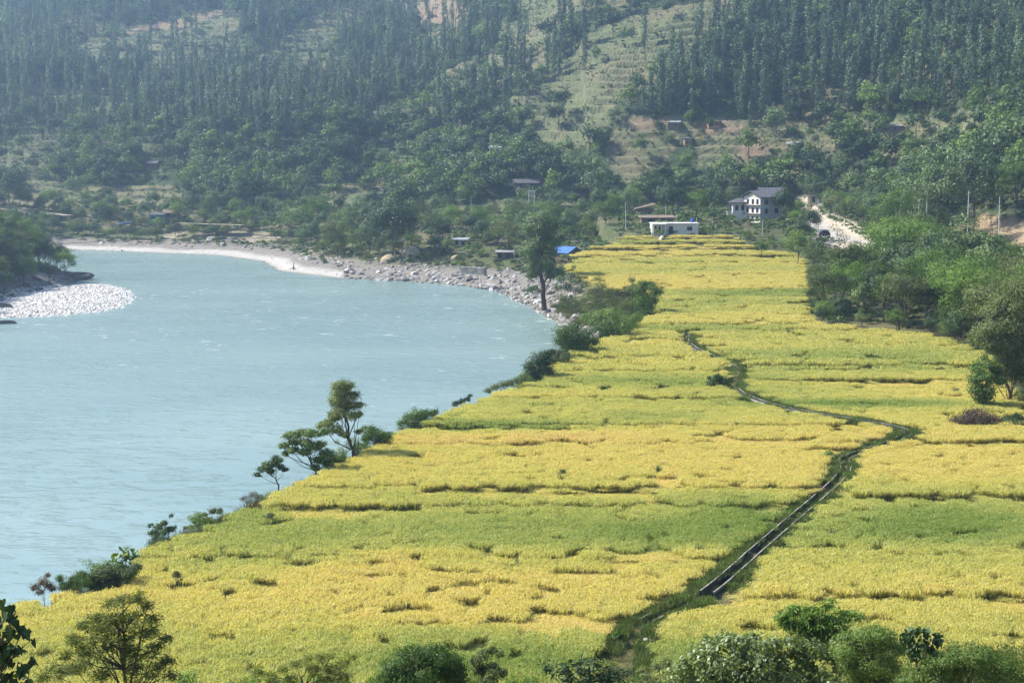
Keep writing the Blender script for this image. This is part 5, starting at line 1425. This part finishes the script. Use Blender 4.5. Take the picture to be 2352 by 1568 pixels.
part('gable_panel', (np.array([(-3.29, -2.7, 7.8), (-3.29, 2.7, 7.8), (-3.29, 0, 9.2), (-3.23, -2.7, 7.8), (-3.23, 2.7, 7.8), (-3.23, 0, 9.2)]), np.array([(0, 2, 1, 1), (3, 4, 5, 5), (0, 1, 4, 3), (1, 2, 5, 4), (2, 0, 3, 5)])), 'cream_wall', e3)
for z in (2.6, 5.2): part('floor_band', bx(-3.9, -3.285, -2.9, 2.9, z, z + .16), 'timber', e3)
for z in (.4, 3.0, 5.6):
    for y in (-1.9, -.3, 1.5):
        V, Q = bx(-3.33, -3.281, y - .35, y + .35, z, z + 1.5)
        part('window', (V, Q), 'pane', e3)
house('side_wing', 'two storey white wing left of the three storey house', ground(1700, 509), R(8), 5.2, 4.5, 4.9, 'whitewash', 'hip', 'slate', 1.1, .8, [('F', -1.6, 3.0, .7, 1.2), ('F', 0, 3.0, .7, 1.2), ('F', 1.5, 3.0, .7, 1.2), ('L', 0, 3.0, .7, 1.2)])
house('annex', 'low white annex at the left end of the house group', ground(1684, 506), R(8), 3.0, 3.0, 1.9, 'whitewash', 'shed', 'brown_roof', .3, .4, [('F', .4, .4, .7, .8)])
house('old_house', 'dark roofed old house behind the three storey house', at_y(1770, 478, 520), R(5), 6.5, 5, 4.5, 'brown_roof', 'gable', 'slate', 1.6, .8, [('F', -1, 2.4, .8, 1.0), ('F', 1.4, 2.4, .8, 1.0)])
house('shed', 'timber shed with a bright blue sheet roof by the river tree', ground(1302, 595), R(-42), 5.0, 5.2, 1.6, 'timber', 'gable', 'blue_sheet', 1.2, .45, [('R', 0, 0, .9, 1.5, 'door')])
house('hut', 'small cream hut above the start of the pale road', ground(1870, 468), R(-15), 3.6, 3.2, 2.6, 'cream_wall', 'hip', 'slate', .8, .8, [('F', 0, .2, .8, 1.7, 'door')])
HOUSES = [
    ('farmhouse', 'hill house with a pale tin roof beside the bare slope', 1548, 292, 4.6, 3.6, 2.0, 'timber', 'shed', 'tin', .8, -10, [('F', .8, .8, .6, .7)]),
    ('farmhouse', 'orange mud house high on the right slope with dark openings', 1638, 291, 4.8, 3.6, 2.4, 'mud_wall', 'hip', 'brown_roof', .7, 6, [('F', -1.2, .3, 1.5, 1.6), ('F', .7, .6, .5, 1.0), ('F', 1.7, .6, .5, 1.0)]),
    ('farmhouse', 'small orange house below the other two on the slope', 1578, 332, 3.0, 3.0, 2.6, 'mud_wall', 'hip', 'slate', .7, 10, [('F', -.5, .4, .4, 1.2), ('F', .6, .4, .4, 1.2)]),
    ('farmhouse', 'house half hidden in trees with a sloping grey roof on the right slope', 1822, 342, 4.2, 3.4, 2.0, 'mud_wall', 'gable', 'tin', 1.0, -20, [('F', -1, .4, .5, .9)]),
    ('farmhouse', 'house showing only its flat pale tin roof below bare earth', 2055, 300, 5.0, 3.6, 1.8, 'timber', 'shed', 'tin', .9, -8, [('F', 0, .3, .6, .9)]),
    ('farmhouse', 'cream house with a wide grey roof highest at the right', 2236, 336, 4.6, 3.8, 2.6, 'cream_wall', 'gable', 'tin', 1.1, -25, [('F', .8, .5, .6, 1.1), ('R', 0, .6, .5, 1.0)]),
    ('farmhouse', 'brown roofed house behind the white bungalow', 1480, 498, 4.6, 4, 2.4, 'timber', 'shedx', 'brown_roof', 1.4, 8, [('F', -1, .5, .7, .9), ('F', 1, .5, .7, .9)]),
    ('shelter', 'long brown roofed shelter below the brown roofed house', 1508, 516, 8.0, 3.4, 1.9, 'timber', 'shed', 'brown_roof', .5, 3, [('F', -2, .2, 1.2, 1.3), ('F', 1.5, .2, 1.2, 1.3)]),
    ('unfinished_house', 'unfinished house of bare timber posts behind the tall river tree', 1300, 506, 4.2, 4.0, 5.2, 'rust', 'hip', 'brown_roof', .8, 10, [('F', -1, 3.2, .8, 1.0), ('F', 1, 3.2, .8, 1.0), ('F', 0, .6, 1.2, 1.4)]),
    ('farmhouse', 'grey roofed house alone in the middle of the mountain slope', 1140, 352, 5.0, 4, 2.6, 'whitewash', 'gable', 'tin', 1.1, -15, [('F', -1.3, .6, .7, 1.0), ('F', 1.2, .6, .7, 1.0)]),
    ('farmhouse', 'wide low house with a dark and blue roof above the lattice tower', 1208, 432, 8.0, 4, 1.9, 'timber', 'gable', 'slate', 1.2, 4, [('F', -2, .4, .8, 1.0), ('F', 1.6, .4, .8, 1.0)]),
    ('farmhouse', 'dark roofed house low on the left slope', 352, 384, 5.0, 4, 2.0, 'timber', 'gable', 'slate', 1.2, -12, [('F', -1.2, .4, .7, .9), ('F', 1.2, .4, .7, .9)]),
    ('farmhouse', 'small white house with a flat dark roof above the far left bank', 227, 490, 4.4, 3.4, 2.2, 'whitewash', 'shed', 'slate', .35, 5, [('F', -.6, .5, .6, 1.0), ('F', .9, .5, .6, 1.0)]),
    ('farmhouse', 'teal painted house on the far bank', 362, 514, 4.8, 4, 3.2, 'teal_wall', 'hip', 'slate', .9, 4, [('F', -1.2, 1.5, .8, 1.1), ('F', 1.2, 1.5, .8, 1.1)]),
    ('farmhouse', 'house with a white balcony right of the teal house', 396, 510, 4.6, 4, 3.4, 'timber', 'gable', 'brown_roof', 1.0, 4, [('F', -1.1, 2.0, .9, .9), ('F', 1.0, 2.0, .9, .9), ('F', 0, .2, .9, 1.4, 'door')]),
    ('hut', 'white walled hut among the trees on the river flat', 1058, 566, 3.2, 3.0, 1.9, 'grey_wall', 'shed', 'tin', .4, -10, [('F', -.8, .3, .7, 1.4, 'door'), ('F', .9, .7, .6, .7)]),
    ('hut', 'low open hut with a tin roof near the white pole', 1160, 592, 3.6, 2.6, 1.5, 'timber', 'shed', 'tin', .35, -4, [('F', -1.2, .1, 1.0, 1.4), ('F', .8, .1, 1.2, 1.4)]),
    ('hut', 'little grey hut left of the white walled hut', 1018, 578, 2.2, 2.2, 1.4, 'grey_wall', 'shed', 'tin', .5, 12, [('F', 0, .1, .7, 1.2, 'door')]),
    ('farmhouse', 'low grey roofed house at the far left bend of the road', 118, 506, 5.2, 3.5, 2.0, 'grey_wall', 'shed', 'brown_roof', .4, 5, [('F', -1, .4, .8, .9), ('F', 1.2, .4, .8, .9)]),
]
for nm, lab, u, vb, w, d, h, wl, rf, rm, rise, rz, op in HOUSES:
    p = ground(u, vb)
    p[2] = CAM_H + ray(u, vb)[2] * p[1] / ray(u, vb)[1]
    sc_ = .8 if vb < 400 else 1.0
    house(nm, lab, p, R(rz), w, d, h, wl, rf, rm, rise, .6, op).scale = (sc_, sc_, sc_ * .92)
    if vb < 440:
        for dx, dy in ((-5.2, 0), (5.4, .5), (-7.5, 2), (7.8, 2.5), (1.5, 5.5)):
            q = np.array([p[0] + dx + .6 * rng.normal(), p[1] + dy]); kd = ['hill', 'lush', 'dark', 'feather'][int(rng.integers(0, 4))]
            place_tree('yard_tree', 'small tree growing close around a hill house', grove_p[kd][0], (q[0], q[1], float(H(q[:1], q[1:])[0]) - .1), rng.random() * 6, .24 + .2 * rng.random(), 'tree', 'trees around the hill houses')
def mound(name, label, u, vb, r, h, mat):
    p = ground(u, vb)
    a = np.linspace(0, 2 * np.pi, 14, endpoint=False)
    rows = [(1, -.3), (.95, .25), (.75, .55), (.4, .85), (.02, 1)]
    V = np.array([(r * k * math.cos(t) * (1 + .06 * math.sin(3 * t + i)), r * k * math.sin(t), h * z) for i, (k, z) in enumerate(rows) for t in a])
    i = np.arange(len(rows) - 1)[:, None] * 14; j = np.arange(14)[None, :]; j2 = (j + 1) % 14
    o = link(name, build_mesh(name, V, np.stack([i + j, i + j2, i + 14 + j2, i + 14 + j], -1).reshape(-1, 4), None, [M[mat]]), loc=tuple(p)); tag(o, label, 'haystack')
mound('haystack', 'thatched straw heap on the shore below the electric poles', 893, 600, 2.2, 1.7, 'thatch')
mound('haystack', 'pointed straw heap behind the electric poles', 945, 588, 2.6, 2.6, 'thatch')
mound('haystack', 'pale straw heap beside the banana plants', 1048, 594, 1.4, .8, 'thatch')
o = link('tarpaulin', build_mesh('tarpaulin', *roof_geo('shedx', 4.2, 2.6, 1.6, .7, .1), None, [M['blue_sheet']]), loc=tuple(ground(285, 528)), rot=(0, 0, .3)); tag(o, 'bright blue tarpaulin shelter on the far bank', 'tarpaulin')
# stone retaining wall on the shore
a_, b_ = at(1055, 622, .0), at(1112, 628, -.2)
e = empty('retaining_wall', tuple(a_)); tag(e, 'grey stone retaining wall above the river boulders', 'wall')
dv = b_ - a_; L_ = float(np.hypot(dv[0], dv[1])); e.rotation_euler.z = math.atan2(dv[1], dv[0])
stone = [rock_mesh('stone', 560 + i, M['stone_wall']) for i in range(3)]
e.scale = (1, 1, .62)
part('core', bx(0, L_, .1, .9, -1.2, 1.45), 'stone_wall', e)
for r_ in range(5):
    for c_ in range(int(L_ / .55)):
        q = link('stone', stone[(r_ + c_) % 3], e, loc=(.25 + c_ * .55 + .2 * (r_ % 2), .08, -.2 + r_ * .36), rot=(0, 0, .3 * (c_ % 5)), scale=(.27, .18, .27))
part('coping', bx(-.05, L_ + .05, -.05, 1.0, 1.46, 1.62), 'stone_wall', e)

# ------------------------------------------------------------------ poles, tower, cables, car
def pole(label, u, vb, vt, r=.11, mat='pole_grey', arms=(), y=None, name='utility_pole'):
    p = ground(u, vb) if y is None else at_y(u, vb, y)
    p[2] = CAM_H + ray(u, vb)[2] * p[1] / ray(u, vb)[1]
    h = (vb - vt) * p[1] / FOC
    e = empty(name, tuple(p)); tag(e, label, 'pole')
    part('shaft', tube([(0, 0, -3), (0, 0, h * .5), (0, 0, h)], [r, r * .85, r * .65], 8), mat, e)
    part('cap', tube([(0, 0, h), (0, 0, h + .08), (0, 0, h + .1)], [r * .8, r * .8, r * .3], 8), 'rust', e)
    for z, w in arms: part('crossarm', bx(-w / 2, w / 2, -.07, .07, h - z - .08, h - z + .08), mat, e)
    return e
pole('pale pole standing left of the white bungalow', 1437, 530, 462)
pole('pale pole rising right behind the bungalow porch', 1529, 512, 470)
pole('slim pole in front of the right end of the bungalow', 1626, 548, 530, .09)
pole('leaning grey pole on the upper terraces below the three storey house', 1720, 568, 512, .1, 'rust')
pole('pale pole right below the three storey house', 1751, 548, 506)
pole('tall pale pole beside the pale curving road', 1878, 548, 458)
pole('tall pale pole left of the pair above the grove', 2110, 500, 432, .12, y=400)
pole('tall pale pole right of the pair above the grove', 2128, 505, 440, .12, y=395)
pole('tallest pale pole by the cut bank at the road', 2221, 572, 438, .13, y=372)
pole('pale pole at the right end of the cut bank', 2293, 560, 452, .12, y=365)
pole('brown pole with a crossarm by the cut bank', 2274, 570, 492, .12, 'rust', ((0.3, 2.3), (.9, .9)), y=362)
pole('thin white pole beside the low open hut', 1181, 594, 568, .1, 'whitewash')
pole('thin grey pole on the far bank right of the balcony house', 502, 525, 478, .09)
pole('thin grey pole above the far left road', 44, 510, 480, .09)
pole('thin pole at the foot of the brown bank left of the lattice tower', 1082, 520, 450, .09)
pp = ground(915, 596); e = empty('power_poles', tuple(pp)); tag(e, 'twin electric poles with crossarms on the river flat', 'pole'); hh = 52 * pp[1] / FOC
for x in (-.9, .9): part('shaft', tube([(x, 0, -1), (x, 0, hh)], [.13, .1], 8), 'pole_grey', e)
for z in (.2, 1.6, 2.8): part('crossarm', bx(-1.5, 1.5, -.08, .08, hh - z, hh - z + .14), 'rust', e)
# lattice tower
pt = ground(1221, 508); pt[2] = CAM_H + ray(1221, 495)[2] * pt[1] / ray(1221, 495)[1]
ht = 56 * pt[1] / FOC
e = empty('lattice_tower', tuple(pt)); tag(e, 'white steel lattice tower above the tall river tree', 'tower')
cn = [(-.85, -.85), (.85, -.85), (.85, .85), (-.85, .85)]
for x, y in cn: part('leg', tube([(x, y, -4), (x, y, ht)], [.08, .08], 4), 'steel', e)
nb = 5
for i in range(nb):
    z0, z1 = ht * i / nb, ht * (i + 1) / nb
    for k in range(4):
        a1, b1 = cn[k], cn[(k + 1) % 4]
        part('brace', tube([(*a1, z0), (*b1, z1)], [.05, .05], 4), 'steel', e)
        part('ring', tube([(*a1, z1 - .05), (*b1, z1 - .05)], [.05, .05], 4), 'steel', e)


def cable(label, pts, r, name='cable'):
    P = [at_y(u, v, y) for u, v, y in pts]
    t = np.linspace(0, len(P) - 1, (len(P) - 1) * 8 + 1); P = np.array(P)
    C = np.stack([np.interp(t, np.arange(len(P)), P[:, i]) for i in range(3)], 1)
    for _ in range(6): C[1:-1] = (C[:-2] + 2 * C[1:-1] + C[2:]) / 4
    o = link(name, build_mesh(name, *tube(C - C[0], r, 6), None, [M['wire']], smooth=True), loc=tuple(C[0])); tag(o, label, 'cable')
cable('thick dark cable sagging across the river from the left edge', [(-80, 450, 430), (60, 474, 430), (200, 498, 430), (350, 521, 430), (500, 535, 430), (650, 543, 430), (800, 544, 430), (915, 541, 430)], .085)
cable('thin dark cable just above the far beach', [(110, 562, 440), (200, 556, 440), (330, 550, 440), (480, 547, 440), (650, 548, 435), (800, 549, 432), (915, 548, 430)], .06)
cable('faint thin wire low over the river', [(190, 646, 360), (330, 641, 360), (520, 639, 360), (700, 639, 365), (830, 641, 370)], .022)
cable('dark wire running down from the lattice tower to the terraces', [(1222, 452, float(pt[1])), (1300, 476, 470), (1400, 510, 450), (1520, 540, 430)], .045)
# small dark car on the road
pc = at(1894, 543, 6.5)
e = empty('car', tuple(pc), R(12)); tag(e, 'small black car parked at the outer edge of the pale road', 'car')
m, nt, b = new_mat('black_paint'); b.inputs['Base Color'].default_value = (.012, .012, .014, 1); b.inputs['Roughness'].default_value = .25; M['paint'] = m
V, Q = merge([bx(-.8, .8, -1.7, 1.7, .3, .85), bx(-.72, .72, -1.4, .7, .85, 1.45)])
V[[8 + 4, 8 + 5]] += np.array([0, .35, 0]); V[[8 + 6, 8 + 7]] += np.array([0, -.4, 0]); V[12:16, 0] *= .85
part('body', (V, Q), 'paint', e)
for x in (-.75, .75):
    for y in (-1.05, 1.1): part('wheel', tube([(x - .1, y, .3), (x + .1, y, .3)], [.3, .3], 12), 'wire', e)
part('rear_window', bx(-.55, .55, -1.32, -1.28, .95, 1.35), 'pane', e)
for x in (-.65, .65): part('tail_light', bx(x - .1, x + .1, -1.73, -1.69, .6, .75), 'rust', e)

# footpath up the terraces
fp = [ground(u, v) for u, v in [(1516, 587), (1512, 577), (1519, 567), (1515, 557), (1522, 548), (1530, 541)]]
tag(link('footpath', ribbon('footpath', fp, .8, M['road'], .35)), 'pale footpath climbing the terraces to the white bungalow', 'path', kind='structure')

# ------------------------------------------------------------------ air
hv = [(-3100, -320, -9), (3100, -320, -9), (3100, 3100, -9), (-3100, 3100, -9), (-3100, -320, 225), (3100, -320, 225), (3100, 3100, 225), (-3100, 3100, 225)]
me = build_mesh('haze', hv, [(0, 3, 2, 1), (4, 5, 6, 7), (0, 1, 5, 4), (1, 2, 6, 5), (2, 3, 7, 6), (3, 0, 4, 7)])
m = bpy.data.materials.new('haze'); m.use_nodes = True
nt = m.node_tree
nt.nodes.remove(nt.nodes['Principled BSDF'])
pv = nt.nodes.new('ShaderNodeVolumePrincipled')
pv.inputs['Color'].default_value = (0.55, 0.76, 1.0, 1)
pv.inputs['Density'].default_value = 0.0005
pv.inputs['Anisotropy'].default_value = 0.7
nt.links.new(pv.outputs[0], nt.nodes['Material Output'].inputs['Volume'])
me.materials.append(m)
tag(link('haze', me), 'thin blue valley haze', 'haze', kind='stuff')
